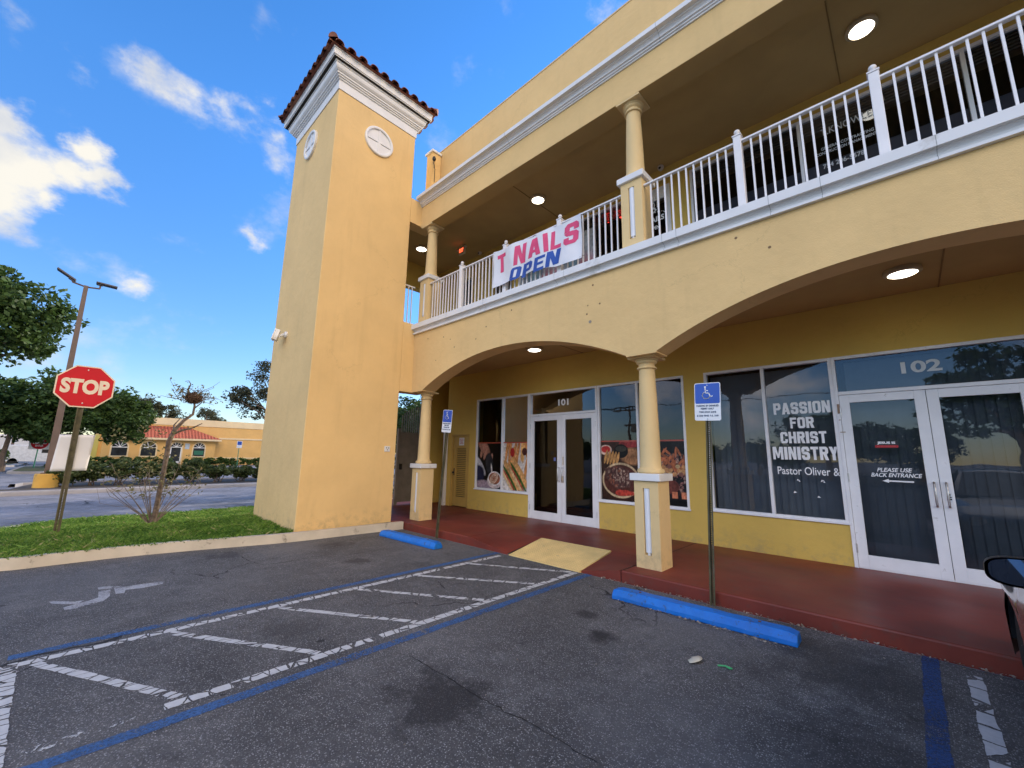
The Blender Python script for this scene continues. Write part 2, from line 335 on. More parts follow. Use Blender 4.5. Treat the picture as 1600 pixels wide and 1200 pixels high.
# heavy condensed block capitals (for shop-window lettering and the banner), as flat polygons
def glyph(ch, t=.36, u=.20, c=.16):
    R = lambda x0, y0, x1, y1: [(x0, y0), (x1, y0), (x1, y1), (x0, y1)]
    def ring(x0, y0, x1, y1, parts='ltrb'):
        o = [(x0, y0+c), (x0, y1-c*.8), (x0+c*1.2, y1), (x1-c*1.2, y1), (x1, y1-c*.8), (x1, y0+c*.8), (x1-c*1.2, y0), (x0+c*1.2, y0), (x0, y0+c*.8)]
        a, b_ = x0+t, x1-t; d, e = y0+u, y1-u; k = .03
        i = [(a, d+k), (a, e-k), (a+k, e), (b_-k, e), (b_, e-k), (b_, d+k), (b_-k, d), (a+k, d), (a, d+k)]
        seg = {'l': [0], 'q': [1], 't': [2], 'w': [3], 'r': [4], 'z': [5], 'b': [6], 'x': [7]}
        return [[o[q], o[q+1], i[q+1], i[q]] for p in parts for q in seg[p]]
    G = {'I': [R(0, 0, 1, 1)], 'L': [R(0, 0, t, 1), R(t, 0, 1, u)], 'T': [R(0, 1-u, 1, 1), R(.5-t/2, 0, .5+t/2, 1-u)], 'F': [R(0, 0, t, 1), R(t, 1-u, 1, 1), R(t, .42, .88, .42+u)],
         'E': [R(0, 0, t, 1), R(t, 1-u, 1, 1), R(t, .41, .90, .41+u*.9), R(t, 0, 1, u)], 'H': [R(0, 0, t, 1), R(1-t, 0, 1, 1), R(t, .41, 1-t, .41+u)],
         'O': ring(0, 0, 1, 1, 'lqtwrzbx'), 'C': ring(0, 0, 1, 1, 'lqtwzbx')+[R(1-t, .64, 1, .84), R(1-t, .16, 1, .36)],
         'P': [R(0, 0, t, .40), R(0, .40, t, 1)]+ring(0, .38, 1, 1, 'twrzb'), 'R': [R(0, 0, t, .44), R(0, .44, t, 1)]+ring(0, .42, 1, 1, 'twrzb')+[[(.42, .44), (.62, 0), (1.02, 0), (.78, .47)]],
         'S': ring(0, .42, 1, 1, 'lqtwxb')+ring(0, 0, 1, .60, 'bxzrwt')+[R(1-t, .66, 1, .85), R(0, .15, t, .34)],
         'A': [[(0, 0), (t*.95, 0), (.62, 1), (.30, 1)], [(1-t*.95, 0), (1, 0), (.70, 1), (.38, 1)], R(.26, .20, .74, .20+u*.8)],
         'N': [R(0, 0, t*.9, 1), R(1-t*.9, 0, 1, 1), [(t*.2, 1), (t*1.1, 1), (1-t*.2, 0), (1-t*1.1, 0)]],
         'M': [R(0, 0, .25, 1), R(.75, 0, 1, 1), [(.10, 1), (.34, 1), (.58, .12), (.42, .12)], [(.66, 1), (.90, 1), (.58, .12), (.42, .12)]],
         'Y': [[(0, 1), (.38, 1), (.66, .40), (.34, .40)], [(.62, 1), (1, 1), (.66, .40), (.34, .40)], R(.5-t/2, 0, .5+t/2, .41)]}
    return G[ch]
GW = {'I': .42, 'M': 1.38, 'L': .86, 'F': .86, 'E': .88, 'T': .95, 'A': 1.08, 'Y': 1.02}
def block_text(s, name, mat_, parent, cx, cz, w, h, y, gap=.13, warp=None, shear=0):
    tot = sum(GW.get(c, 1) for c in s)+gap*(len(s)-1); k = w/tot; x = cx-w/2; mb = MB(); q = 0
    for ch in s:
        gw = GW.get(ch, 1)*k
        for poly in glyph(ch, t=.36 if ch != 'M' else .25):
            P_ = [(x+a*gw+shear*(b_-.5)*h, cz-h/2+b_*h) for a, b_ in poly]; off = -.00025*(q % 7); q += 1
            if ch == 'I': P_ = [(x+a*gw+shear*(b_-.5)*h, cz-h/2+b_*h) for a, b_ in [(0, 0), (1, 0), (1, 1), (0, 1)]]
            if warp:
                n = 8                                          # fine strips so the letter follows the cloth
                for i in range(n):
                    for j in range(n):
                        def at(u, v):
                            a = Vector(P_[0]).lerp(Vector(P_[1]), u); b2 = Vector(P_[3]).lerp(Vector(P_[2]), u); p = a.lerp(b2, v); return (p.x, y+off+warp(p.x, p.y), p.y)
                        mb.face([at(i/n, j/n), at((i+1)/n, j/n), at((i+1)/n, (j+1)/n), at(i/n, (j+1)/n)])
            else: mb.face([(a, y+off, b_) for a, b_ in P_])
        x += gw+gap*k
    return mb.build(name, mat_, parent)
# ================================================================== GROUND, ROAD, PAVING (structure)
def struct(o): o['kind'] = 'structure'; return o
def asphalt(name, base, speck, patch):
    M, t, b = newmat(name)
    big = tex(t, 'noise', .7, 7, rough=.65); mid = tex(t, 'noise', 2.6, 6, rough=.7)
    c = ramp(t, big.outputs['Fac'], [(.30, tuple(x*.52 for x in base)), (.50, tuple(x*.95 for x in base)), (.72, tuple(x*1.45 for x in base))])
    c = mixc(t, ramp(t, mid.outputs['Fac'], [(.5, (0, 0, 0)), (.72, (.6, .6, .6))]), c, tuple(x*1.9 for x in base))
    md = tex(t, 'noise', 5.5, 7, rough=.75); c = mixc(t, ramp(t, md.outputs['Fac'], [(.53, (0, 0, 0)), (.70, (.7, .7, .7))]), c, tuple(x*.45 for x in base))
    # stone chips
    v = tex(t, 'voronoi', 95, vec=None); wn = t.nodes.new('ShaderNodeSeparateColor'); t.links.new(v.outputs['Color'], wn.inputs[0])
    chip = math_(t, 'MULTIPLY', math_(t, 'LESS_THAN', v.outputs['Distance'], .40), math_(t, 'POWER', wn.outputs[0], 2.2))
    c = mixc(t, math_(t, 'MULTIPLY', chip, speck), c, (.50, .49, .48))
    v3 = tex(t, 'voronoi', 210, vec=None); w3 = t.nodes.new('ShaderNodeSeparateColor'); t.links.new(v3.outputs['Color'], w3.inputs[0])
    c = mixc(t, math_(t, 'MULTIPLY', math_(t, 'POWER', w3.outputs[1], 3), .45), c, (.014, .014, .015))
    gm = tex(t, 'voronoi', 2.6, vec=None); gs_ = t.nodes.new('ShaderNodeSeparateColor'); t.links.new(gm.outputs['Color'], gs_.inputs[0]); gn = tex(t, 'noise', 18, 4)
    sp_ = math_(t, 'LESS_THAN', math_(t, 'ADD', gm.outputs['Distance'], math_(t, 'MULTIPLY', gn.outputs['Fac'], .12)), math_(t, 'MULTIPLY', math_(t, 'POWER', gs_.outputs[0], 4), .16))
    c = mixc(t, math_(t, 'MULTIPLY', sp_, .75), c, (.016, .015, .015))                     # old gum and drip spots
    # cracks
    wv = tex(t, 'noise', .8, 5, rough=.6); g = t.nodes.new('ShaderNodeNewGeometry')
    ad = t.nodes.new('ShaderNodeVectorMath'); ad.operation = 'MULTIPLY_ADD'; ad.inputs[1].default_value = (1.5, 1.5, 0)
    t.links.new(wv.outputs['Color'], ad.inputs[0]); t.links.new(g.outputs['Position'], ad.inputs[2])
    vc = tex(t, 'voronoi', .28, vec=ad.outputs[0], feature='DISTANCE_TO_EDGE')
    msk = tex(t, 'noise', .5, 3)
    crk = math_(t, 'MULTIPLY', math_(t, 'LESS_THAN', vc.outputs['Distance'], .0035), ramp(t, msk.outputs['Fac'], [(.5, (0, 0, 0)), (.56, (.85, .85, .85))]))
    c = mixc(t, crk, c, (.012, .011, .010))
    sp = t.nodes.new('ShaderNodeSeparateXYZ'); t.links.new(g.outputs['Position'], sp.inputs[0])
    sn = tex(t, 'noise', 4.5, 7, rough=.72)
    for x, y, r, k, col in patch:                                     # oil stains and pale patches, each where it lies
        dd = math_(t, 'SQRT', math_(t, 'ADD', math_(t, 'POWER', math_(t, 'SUBTRACT', sp.outputs[0], x), 2), math_(t, 'POWER', math_(t, 'SUBTRACT', sp.outputs[1], y), 2)))
        dd = math_(t, 'ADD', math_(t, 'DIVIDE', dd, r), math_(t, 'MULTIPLY_ADD', sn.outputs['Fac'], 2.6, -1.3))
        c = mixc(t, ramp(t, dd, [(.45, (k, k, k)), (.95, (0, 0, 0))]), c, col)
    t.links.new(c, b.inputs['Base Color']); b.inputs['Roughness'].default_value = .8; b.inputs['Specular IOR Level'].default_value = .35
    bump(t, b, math_(t, 'ADD', v.outputs['Distance'], math_(t, 'MULTIPLY', crk, -4)), .004, .55)
    return M
OIL = (.022, .021, .022)
M_lot = asphalt('worn_asphalt', (.104, .102, .100), .85,
    [(-2.45, 1.9, .42, .75, OIL), (-2.2, 3.52, .16, .85, OIL), (-1.0, 3.9, .25, .35, OIL), (-2.6, 3.9, .14, .6, OIL), (-7.6, 3.4, .45, .5, OIL), (-6.2, 3.2, .25, .6, OIL), (-7.9, 1.9, .3, .55, OIL),
     (-0.5, 4.4, .7, .6, (.035, .035, .035)), (-0.3, 3.2, .6, .45, OIL), (-4.3, 1.6, .3, .4, OIL), (-7.9, 2.9, .7, .45, (.19, .18, .165)), (-7.6, .1, .9, .30, (.17, .17, .17)),
     (-1.7, 4.2, .7, .3, (.19, .19, .19)), (-1.2, 2.6, .8, .25, (.16, .16, .165)), (-6.0, 2.0, .8, .25, (.16, .155, .15))])
M_road = asphalt('grey_road', (.25, .245, .26), .22, [])
M_ground = asphalt('distant_lot', (.24, .24, .26), .2, [])
def sheet(name, poly, z, mat_, **k):
    mb = MB(); mb.face([(x, y, z) for x, y in poly]); return struct(mb.build(name, mat_, **k))
sheet('ground', [(-900, -900), (900, -900), (900, 900), (-900, 900)], -.012, M_ground)
sheet('road', [(-22.6, -60), (-12.1, -60), (-12.1, 60), (-22.6, 60)], -.006, M_road)
lot = [(-12.1, -60), (30, -60), (30, 5.15), (-8.4, 5.15), (-8.5, 3), (-8.75, 1.8), (-9.1, .6), (-9.1, -.5), (-9.8, -.75), (-11.9, -.5), (-12.1, -1.5)]
sheet('parking_lot', lot, 0, M_lot)

# --- red walkway
M_red, t, b = newmat('red_floor_paint')
n1 = tex(t, 'noise', 1.3, 6, rough=.6); n2_ = tex(t, 'noise', 9, 6, rough=.7); n3 = tex(t, 'noise', .55, 3)
c = ramp(t, n1.outputs['Fac'], [(.28, (.13, .026, .018)), (.72, (.25, .046, .028))])
c = mixc(t, ramp(t, n2_.outputs['Fac'], [(.54, (0, 0, 0)), (.72, (.65, .65, .65))]), c, (.12, .062, .048))
t.links.new(c, b.inputs['Base Color']); t.links.new(ramp(t, n3.outputs['Fac'], [(.4, (.42,)*3), (.65, (.62,)*3)]), b.inputs['Roughness'])
b.inputs['Specular IOR Level'].default_value = .35; bump(t, b, tex(t, 'noise', 60, 5).outputs['Fac'], .002, .4)
SZ = .14
mb = MB(); mb.prism([(-8.38, 5.2), (-6.0, 5.2), (-6.0, 6.085), (-2.93, 6.085), (-2.93, 5.2), (14, 5.2), (14, 9), (-14, 9), (-14, 5.07), (-8.44, 5.07)], 'z', -.1, SZ)
struct(mb.build('walkway', M_red, bevel=.018, seg=2))
mb = MB(); n = 16                                                      # dropped kerb: the walkway flares down to the tactile mat
for x0, x1 in ((-6.0, -5.0), (-2.93, -3.56)):
    n0 = len(mb.v)
    for i in range(n+1):
        for j in range(n+1):
            u, v = i/n, j/n; x = x0+(x1-x0)*u; y = 5.2+.885*v; drop = .126*u*(1-v)**1.0; mb.v.append((x, y, SZ-drop-.0015))
    for i in range(n):
        for j in range(n): a = n0+i*(n+1)+j; mb.f.append((a, a+1, a+n+2, a+n+1))
    n1 = len(mb.v)
    for i in range(n+1): p_ = mb.v[n0+i*(n+1)]; mb.v.append((p_[0], p_[1], -.03))
    for i in range(n): mb.f.append((n0+i*(n+1), n0+(i+1)*(n+1), n1+i+1, n1+i))
struct(mb.build('walkway_ramp', M_red, smooth=True))
mb = MB()                                                             # control joints
for x in (-2.905, 2.9, -8.3): mb.box(x-.006, x+.006, 5.23, 7.8, SZ+.0005, SZ+.0025)
struct(mb.build('walkway_joint', simple('joint_dark', (.05, .02, .018), .9)))

# --- kerbs
M_kerb = simple('old_concrete_kerb', (.60, .54, .44), .85, var=.14, scale=2.5, bmp=.006, bscale=40, dirt=(4.5, .60, (.20, .17, .13)))
M_kerb2 = simple('grey_concrete_kerb', (.33, .31, .30), .85, var=.16, scale=1.5, bmp=.006, bscale=30, dirt=(1.2, .58, (.12, .11, .11)))
def smoothline(pts, n=8, closed=False):
    P = [Vector((*p, 0)) for p in pts]; o = []
    for i in range(len(P)-1):
        p0 = P[max(i-1, 0)]; p1 = P[i]; p2 = P[i+1]; p3 = P[min(i+2, len(P)-1)]
        for k in range(n):
            u = k/n; o.append(.5*((2*p1)+(-p0+p2)*u+(2*p0-5*p1+4*p2-p3)*u*u+(-p0+3*p1-3*p2+p3)*u**3))
    return o+[P[-1]]
def kerb(name, line, w, h, mat_, z0=-.02, joint=3.0):
    """line = outer edge; kerb lies to its left; rounded outer top edge"""
    prof = [(0, z0), (-.015, h*.55), (-.035, h*.85), (-.07, h), (-w, h), (-w, z0)]
    mb = MB(); n = 0; acc = 0
    L_ = line; rings = []
    for i, p in enumerate(L_):
        d = (L_[min(i+1, len(L_)-1)]-L_[max(i-1, 0)]).normalized(); nrm = Vector((d.y, -d.x, 0))
        rings.append([p+nrm*a+Vector((0, 0, z)) for a, z in prof])
    for r in rings: mb.v += [tuple(q) for q in r]
    k = len(prof)
    for i in range(len(rings)-1):
        for j in range(k):
            j2 = (j+1) % k; mb.f.append((i*k+j, (i+1)*k+j, (i+1)*k+j2, i*k+j2))
    return struct(mb.build(name, mat_, smooth=True))
isl = [(-8.30, 5.19), (-8.38, 4.0), (-8.44, 3.0), (-8.60, 2.3), (-8.78, 1.6), (-8.93, .8), (-8.96, .1), (-8.97, -.35), (-9.25, -.78), (-9.9, -.98), (-10.8, -.97), (-11.7, -.78), (-12.4, -.32), (-12.72, .4), (-12.7, 1.5), (-12.55, 4), (-12.5, 12)]
sl = smoothline(isl)
kerb('island_kerb', sl, .17, .155, M_kerb)
mb = MB()                                                             # dark joints sunk across the kerb
for (x, y, a) in ((-8.62, 2.22, .25), (-9.06, -.62, -.9), (-8.42, 3.5, 0.05), (-13.6, 1.2, 0), (-11.0, -.97, 1.55)):
    ca, sa = math.cos(a), math.sin(a)
    mb.face([(x+ca*.01-sa*-.006, y+sa*.01+ca*-.006, .0), (x+ca*.01-sa*.006, y+sa*.01+ca*.006, .0), (x-ca*.17-sa*.006, y-sa*.17+ca*.006, .158), (x-ca*.17-sa*-.006, y-sa*.17+ca*-.006, .158)])
# soil under the grass
M_soil = simple('lawn_soil', (.045, .060, .020), .95, var=.4, scale=9, bmp=.02, bscale=20)
inner = []
for i, p in enumerate(sl):
    d = (sl[min(i+1, len(sl)-1)]-sl[max(i-1, 0)]).normalized(); nrm = Vector((d.y, -d.x, 0)); q = p-nrm*.165; inner.append((q.x, q.y))
poly = inner+[(-11.2, 12), (-11.2, 5.07), (-8.46, 5.07)]
sheet('lawn', poly, .125, M_soil)
far_line = [Vector(p) for p in [(-22.6, 60, 0), (-22.9, 14, 0), (-22.5, 6, 0), (-22.15, 2, 0), (-21.95, -1.4, 0), (-21.9, -8, 0), (-21.9, -60, 0)]]
kerb('road_kerb', list(reversed(far_line)), .3, .15, M_kerb2)
sheet('planting_bed', [(-22.1, -60), (-22.1, -1.4), (-22.5, 2), (-22.8, 6), (-23.2, 14), (-22.9, 60), (-28.4, 60), (-28.4, -.9), (-24.6, -1.4), (-24.6, -60)], .06, simple('dark_mulch', (.075, .062, .05), .95, var=.4, scale=5, bmp=.03, bscale=15))
kerb('bed_kerb', [Vector(p) for p in [(-28.4, 60, 0), (-28.4, -.5, 0), (-28.0, -1.4, 0), (-27, -1.6, 0)]], .2, .12, M_kerb2)
# small far islands
def island(name, x0, x1, y0, y1, h=.14):
    mb = MB(); r = min(x1-x0, y1-y0)*.45; pl = []
    for cx, cy, a0 in ((x1-r, y1-r, 0), (x0+r, y1-r, 90), (x0+r, y0+r, 180), (x1-r, y0+r, 270)):
        pl += [(cx+r*math.cos(math.radians(a0+k*15)), cy+r*math.sin(math.radians(a0+k*15))) for k in range(7)]
    mb.prism(pl, 'z', -.02, h); o = struct(mb.build(name, M_kerb2))
    mb = MB(); c0 = ((x0+x1)/2, (y0+y1)/2); mb.face([(c0[0]+(p[0]-c0[0])*.93, c0[1]+(p[1]-c0[1])*.8, h+.01) for p in pl]); struct(mb.build('verge', M_soil))
island('traffic_island', -52, -40, -2.6, -.6); island('verge_island', -68, -54, -9, -2.9)

# --- cracks in the asphalt, each a ragged dark line
M_crack = simple('crack_fill', (.018, .017, .018), .95, var=.3)
CRACKS = [([(-7.74, 2.04), (-7.37, 2.03), (-6.9, 2.11), (-6.85, 2.43), (-6.93, 2.93), (-6.71, 3.3), (-6.67, 3.9)], 0.008), ([(-3.27, 2.03), (-3.01, 2.11), (-2.76, 2.11), (-2.4, 2.11), (-2.04, 2.12), (-1.85, 2.15), (-1.51, 2.14), (-1.36, 2.15)], 0.0045), ([(-4.57, 3.47), (-4.26, 3.34)], 0.006), ([(-4.33, 3.57), (-4.21, 3.66)], 0.006), ([(-5.13, 2.25), (-4.86, 2.16)], 0.007), ([(-5.73, -0.2), (-5.74, -0.14)], 0.005), ([(-3.44, 4.68), (-3.64, 5.04)], 0.006)]
def crack(pts, w):
    rr = random.Random(len(pts)*7+int(abs(pts[0][0])*10)); P_ = []
    for (x0, y0), (x1, y1) in zip(pts[:-1], pts[1:]):
        n = max(2, int(math.hypot(x1-x0, y1-y0)/.05))
        for k in range(n): u = k/n; P_.append((x0+(x1-x0)*u+rr.uniform(-.012, .012), y0+(y1-y0)*u+rr.uniform(-.012, .012)))
    P_.append(pts[-1]); mb = MB(); n = len(P_)
    for i, (x, y) in enumerate(P_):
        a = P_[max(0, i-1)]; b_ = P_[min(n-1, i+1)]; d = math.hypot(b_[0]-a[0], b_[1]-a[1]) or 1; nx, ny = -(b_[1]-a[1])/d, (b_[0]-a[0])/d
        ww = w*rr.uniform(.25, 1.2)*(1 if 0 < i < n-1 else .1); mb.v += [(x-nx*ww, y-ny*ww, .0025), (x+nx*ww, y+ny*ww, .0025)]
    for i in range(n-1): mb.f.append((2*i, 2*i+1, 2*i+3, 2*i+2))
    struct(mb.build('asphalt_crack', M_crack))
for pts, w in CRACKS: crack(pts, w)
# --- painted markings
def paint(name, col, chunk, wear, rot=0.0):
    M, t, b = newmat(name); t.nodes.remove(b); o_ = t.nodes['Material Output']
    p = t.nodes.new('ShaderNodeBsdfPrincipled'); p.inputs['Roughness'].default_value = .7
    n = tex(t, 'noise', 14, 6, rough=.7); t.links.new(ramp(t, n.outputs['Fac'], [(.3, tuple(x*.78 for x in col)), (.7, col)]), p.inputs['Base Color'])
    tr = t.nodes.new('ShaderNodeBsdfTransparent'); mx_ = t.nodes.new('ShaderNodeMixShader')
    w1 = tex(t, 'noise', 26, 6, rough=.75); w2 = tex(t, 'noise', 2.2, 4)
    f = math_(t, 'GREATER_THAN', math_(t, 'ADD', w1.outputs['Fac'], math_(t, 'MULTIPLY', w2.outputs['Fac'], .6)), wear)
    if not chunk:                                                     # thin sprayed paint: chips of asphalt show through everywhere
        w3_ = tex(t, 'noise', 60, 5, rough=.8); f = math_(t, 'MULTIPLY', f, ramp(t, math_(t, 'ADD', w3_.outputs['Fac'], math_(t, 'MULTIPLY', w2.outputs['Fac'], .35)), [(.50, (.30, .30, .30)), (.78, (1, 1, 1))]))
    if chunk:
        g = t.nodes.new('ShaderNodeNewGeometry'); wn = tex(t, 'noise', 9, 4)
        ad = t.nodes.new('ShaderNodeVectorMath'); ad.operation = 'MULTIPLY_ADD'; ad.inputs[1].default_value = (.05, .05, 0)
        t.links.new(wn.outputs['Color'], ad.inputs[0]); t.links.new(g.outputs['Position'], ad.inputs[2])
        mp_ = t.nodes.new('ShaderNodeMapping'); mp_.inputs['Scale'].default_value = (chunk*.85, chunk*.32, 1) if not rot else (chunk*.32, chunk*.85, 1)
        t.links.new(ad.outputs[0], mp_.inputs[0])
        vv = tex(t, 'voronoi', 1, vec=mp_.outputs[0], feature='DISTANCE_TO_EDGE')
        k = math_(t, 'SUBTRACT', 1.0, math_(t, 'LESS_THAN', vv.outputs['Distance'], math_(t, 'MULTIPLY', math_(t, 'POWER', w2.outputs['Fac'], 2), .18)))
        f = math_(t, 'MULTIPLY', f, k)
    t.links.new(f, mx_.inputs[0]); t.links.new(tr.outputs[0], mx_.inputs[1]); t.links.new(p.outputs[0], mx_.inputs[2]); t.links.new(mx_.outputs[0], o_.inputs[0])
    return M
WH = (.66, .67, .66)
M_pwY = paint('cracked_white_paint_long', WH, 13, .53, math.pi/2); M_pwX = paint('cracked_white_paint_cross', WH, 13, .53, math.radians(0))
M_pb = paint('faded_blue_paint', (.055, .150, .36), 0, .68); M_pb2 = paint('dark_blue_paint', (.025, .075, .22), 0, .64)
M_pold = paint('worn_white_paint', (.50, .51, .53), 0, .72)
def strip(mb, a, b_, w, z=.004, skew=None):
    a = Vector((*a, 0)); b_ = Vector((*b_, 0)); d = (b_-a).normalized(); nrm = Vector((-d.y, d.x, 0))*w/2
    L_ = (b_-a).length; n = max(2, int(L_/.035)); n0 = len(mb.v); rr = random.Random(int(L_*1000)+int(w*999)); e0 = e1 = 0
    for i in range(n+1):                                              # edges wander a little, as brushed or chipped paint does
        e0 = e0*.5+rr.uniform(-.10, .08); e1 = e1*.5+rr.uniform(-.08, .10); p = a.lerp(b_, i/n)
        mb.v += [tuple(p-nrm*(1-e0)+Vector((0, 0, z))), tuple(p+nrm*(1+e1)+Vector((0, 0, z)))]
    for i in range(n): mb.f.append((n0+2*i, n0+2*i+2, n0+2*i+3, n0+2*i+1))
mb = MB(); strip(mb, (-5.0, -.06), (-5.0, 5.02), .085); struct(mb.build('white_stall_line', M_pwY))
mb = MB(); strip(mb, (-3.58, .62), (-3.58, 5.1), .085); struct(mb.build('white_stall_line', M_pwY))
mb = MB(); strip(mb, (-3.58, -.1), (-3.58, .60), .07); struct(mb.build('white_stall_line', paint('thin_white_paint', WH, 14, .86, math.pi/2)))
mb = MB()
for k, (a, b_) in enumerate((((-4.94, .03), (-3.66, .70)), ((-4.94, .82), (-3.64, 1.60)), ((-4.94, 1.71), (-3.64, 2.52)), ((-4.94, 2.58), (-3.64, 3.41)), ((-4.94, 3.42), (-3.64, 4.28)), ((-4.94, 4.33), (-3.62, 5.08)))):
    strip(mb, a, b_, .068, .0045)
struct(mb.build('white_hatching', M_pwX))
mb = MB(); strip(mb, (-5.05, -.11), (-3.4, -.07), .10, .005); struct(mb.build('white_end_line', M_pwX))
mb = MB(); strip(mb, (-5.20, -.12), (-5.17, 5.15), .10, .0035); struct(mb.build('blue_stall_line', M_pb))
mb = MB(); strip(mb, (-3.38, -1.2), (-3.40, 5.16), .10, .0035); struct(mb.build('blue_stall_line', M_pb))
mb = MB(); strip(mb, (-.06, -1.2), (-.06, 5.17), .10, .0035); struct(mb.build('blue_stall_line', M_pb2))
mb = MB(); strip(mb, (.175, -1.2), (.175, 4.98), .085, .0035); struct(mb.build('white_stall_line', paint('thick_white_paint', (.58, .59, .60), 6, .50, math.pi/2)))
# half-worn wheelchair symbol on the stall to the left: the brush-shaped remains
mb = MB(); Z_ = .0042
def blob(pts): mb.face([(x, y, Z_) for x, y in pts])
blob([(-6.89, 0.56), (-6.89, 0.77), (-6.85, 1.01), (-6.73, 0.98), (-6.69, 0.8), (-6.73, 0.65), (-6.6, 0.63), (-6.62, 0.56)])
blob([(-6.86, 0.43), (-6.86, 0.53), (-6.57, 0.51), (-6.4, 0.45), (-6.36, 0.33), (-6.29, 0.24), (-6.31, 0.17), (-6.42, 0.16), (-6.48, 0.26), (-6.51, 0.33), (-6.59, 0.42)])
blob([(-6.78, 0.05), (-6.69, 0.14), (-6.58, 0.24), (-6.58, 0.31), (-6.46, 0.26), (-6.56, 0.15), (-6.67, 0.07)])
blob([(-7.06, 0.43), (-7.04, 0.53), (-6.92, 0.64), (-6.9, 0.565), (-6.95, 0.43)])
struct(mb.build('wheelchair_marking', M_pold))
# ================================================================== THE BUILDING
YF, YW = 5.40, 7.86
bld = thing('commercial_building', 'two-storey yellow stucco shop building with arched ground-floor arcade and white balcony ledge', 'building', (-2.7, 7.86, SZ))
part = lambda mb, name, m_, parent=None, **k: mb.build(name, m_, parent or bld, **k)

def wall_holes(mb, x0, x1, z0, z1, y, th, holes):
    xs = sorted({x0, x1, *[h[0] for h in holes], *[h[1] for h in holes]}); zs = sorted({z0, z1, *[h[2] for h in holes], *[h[3] for h in holes]})
    xs = [v for v in xs if x0 <= v <= x1]; zs = [v for v in zs if z0 <= v <= z1]; solid = {}
    for i in range(len(xs)-1):
        for j in range(len(zs)-1):
            cx, cz = (xs[i]+xs[i+1])/2, (zs[j]+zs[j+1])/2
            solid[i, j] = not any(h[0] < cx < h[1] and h[2] < cz < h[3] for h in holes)
    for (i, j), s_ in solid.items():
        if not s_: continue
        a, b_, c_, d = xs[i], xs[i+1], zs[j], zs[j+1]
        mb.face([(a, y, c_), (b_, y, c_), (b_, y, d), (a, y, d)]); mb.face([(b_, y+th, c_), (a, y+th, c_), (a, y+th, d), (b_, y+th, d)])
        if not solid.get((i-1, j)): mb.face([(a, y+th, c_), (a, y, c_), (a, y, d), (a, y+th, d)])
        if not solid.get((i+1, j)): mb.face([(b_, y, c_), (b_, y+th, c_), (b_, y+th, d), (b_, y, d)])
        if not solid.get((i, j-1)): mb.face([(a, y+th, c_), (b_, y+th, c_), (b_, y, c_), (a, y, c_)])
        if not solid.get((i, j+1)): mb.face([(a, y, d), (b_, y, d), (b_, y+th, d), (a, y+th, d)])
# shop walls, both floors; glass sits 5 cm into them
YS = YW-.05
F2 = 4.72
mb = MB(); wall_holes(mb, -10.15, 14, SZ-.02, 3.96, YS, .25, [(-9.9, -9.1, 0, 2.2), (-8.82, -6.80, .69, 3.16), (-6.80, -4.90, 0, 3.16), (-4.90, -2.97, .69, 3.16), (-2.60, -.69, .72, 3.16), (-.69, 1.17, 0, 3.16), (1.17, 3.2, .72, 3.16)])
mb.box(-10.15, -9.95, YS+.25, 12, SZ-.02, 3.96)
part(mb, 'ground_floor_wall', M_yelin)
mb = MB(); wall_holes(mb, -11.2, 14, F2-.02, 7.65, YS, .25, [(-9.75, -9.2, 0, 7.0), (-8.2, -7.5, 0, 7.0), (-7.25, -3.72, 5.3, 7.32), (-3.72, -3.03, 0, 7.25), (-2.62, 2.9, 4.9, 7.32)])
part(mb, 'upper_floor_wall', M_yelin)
# arcade front with segmental arches
def arch_z(x, x0, x1, zs, rise):
    c_ = (x1-x0)/2; R_ = (c_*c_+rise*rise)/(2*rise); return zs-(R_-rise)+math.sqrt(max(0, R_*R_-(x-(x0+x1)/2)**2))
mb = MB(); ya, yb = YF, YF+.36
bays = [(-8.02, -2.86, .60), (-2.40, 2.86, .66), (3.34, 8.6, .66), (9.1, 14, .6)]
prev = -8.47
for x0, x1, rise in bays:
    seg = [(prev, 3.05), (x0, 3.05)]; n = 36
    seg += [(x0+(x1-x0)*i/n, arch_z(x0+(x1-x0)*i/n, x0, x1, 3.07, rise)) for i in range(n+1)]
    for (a, za), (b_, zb) in zip(seg[:-1], seg[1:]):
        if b_-a > 1e-6:
            mb.face([(a, ya, za), (b_, ya, zb), (b_, ya, 4.47), (a, ya, 4.47)]); mb.face([(b_, yb, zb), (a, yb, za), (a, yb, 4.47), (b_, yb, 4.47)])
        mb.face([(a, yb, za), (b_, yb, zb), (b_, ya, zb), (a, ya, za)])
    prev = x1
part(mb, 'arcade_wall', M_yel)
# end beams over the side opening beside the tower (a skin 3 mm proud of nothing: they butt into the front)
for z0_, z1_ in ((3.05, 4.72), (7.35, 8.0)):
    mb = MB(); mb.box(-8.80, -8.47, 5.07, YF, z0_, z1_); part(mb, 'side_beam', M_yel)
for z0_, z1_ in ((3.055, 4.47), (7.355, 7.88)):
    mb = MB(); mb.box(-8.80, -8.473, YF, 5.76, z0_, z1_); part(mb, 'side_beam', M_yel)
mb = MB(); mb.box(-8.47, 14, YF, YF+.36, 7.31, 7.88); part(mb, 'roof_beam', M_yel)
mb = MB(); mb.box(-8.46, 14, YF+.006, YF+.362, 7.306, 7.3095); part(mb, 'beam_soffit', M_ceil)
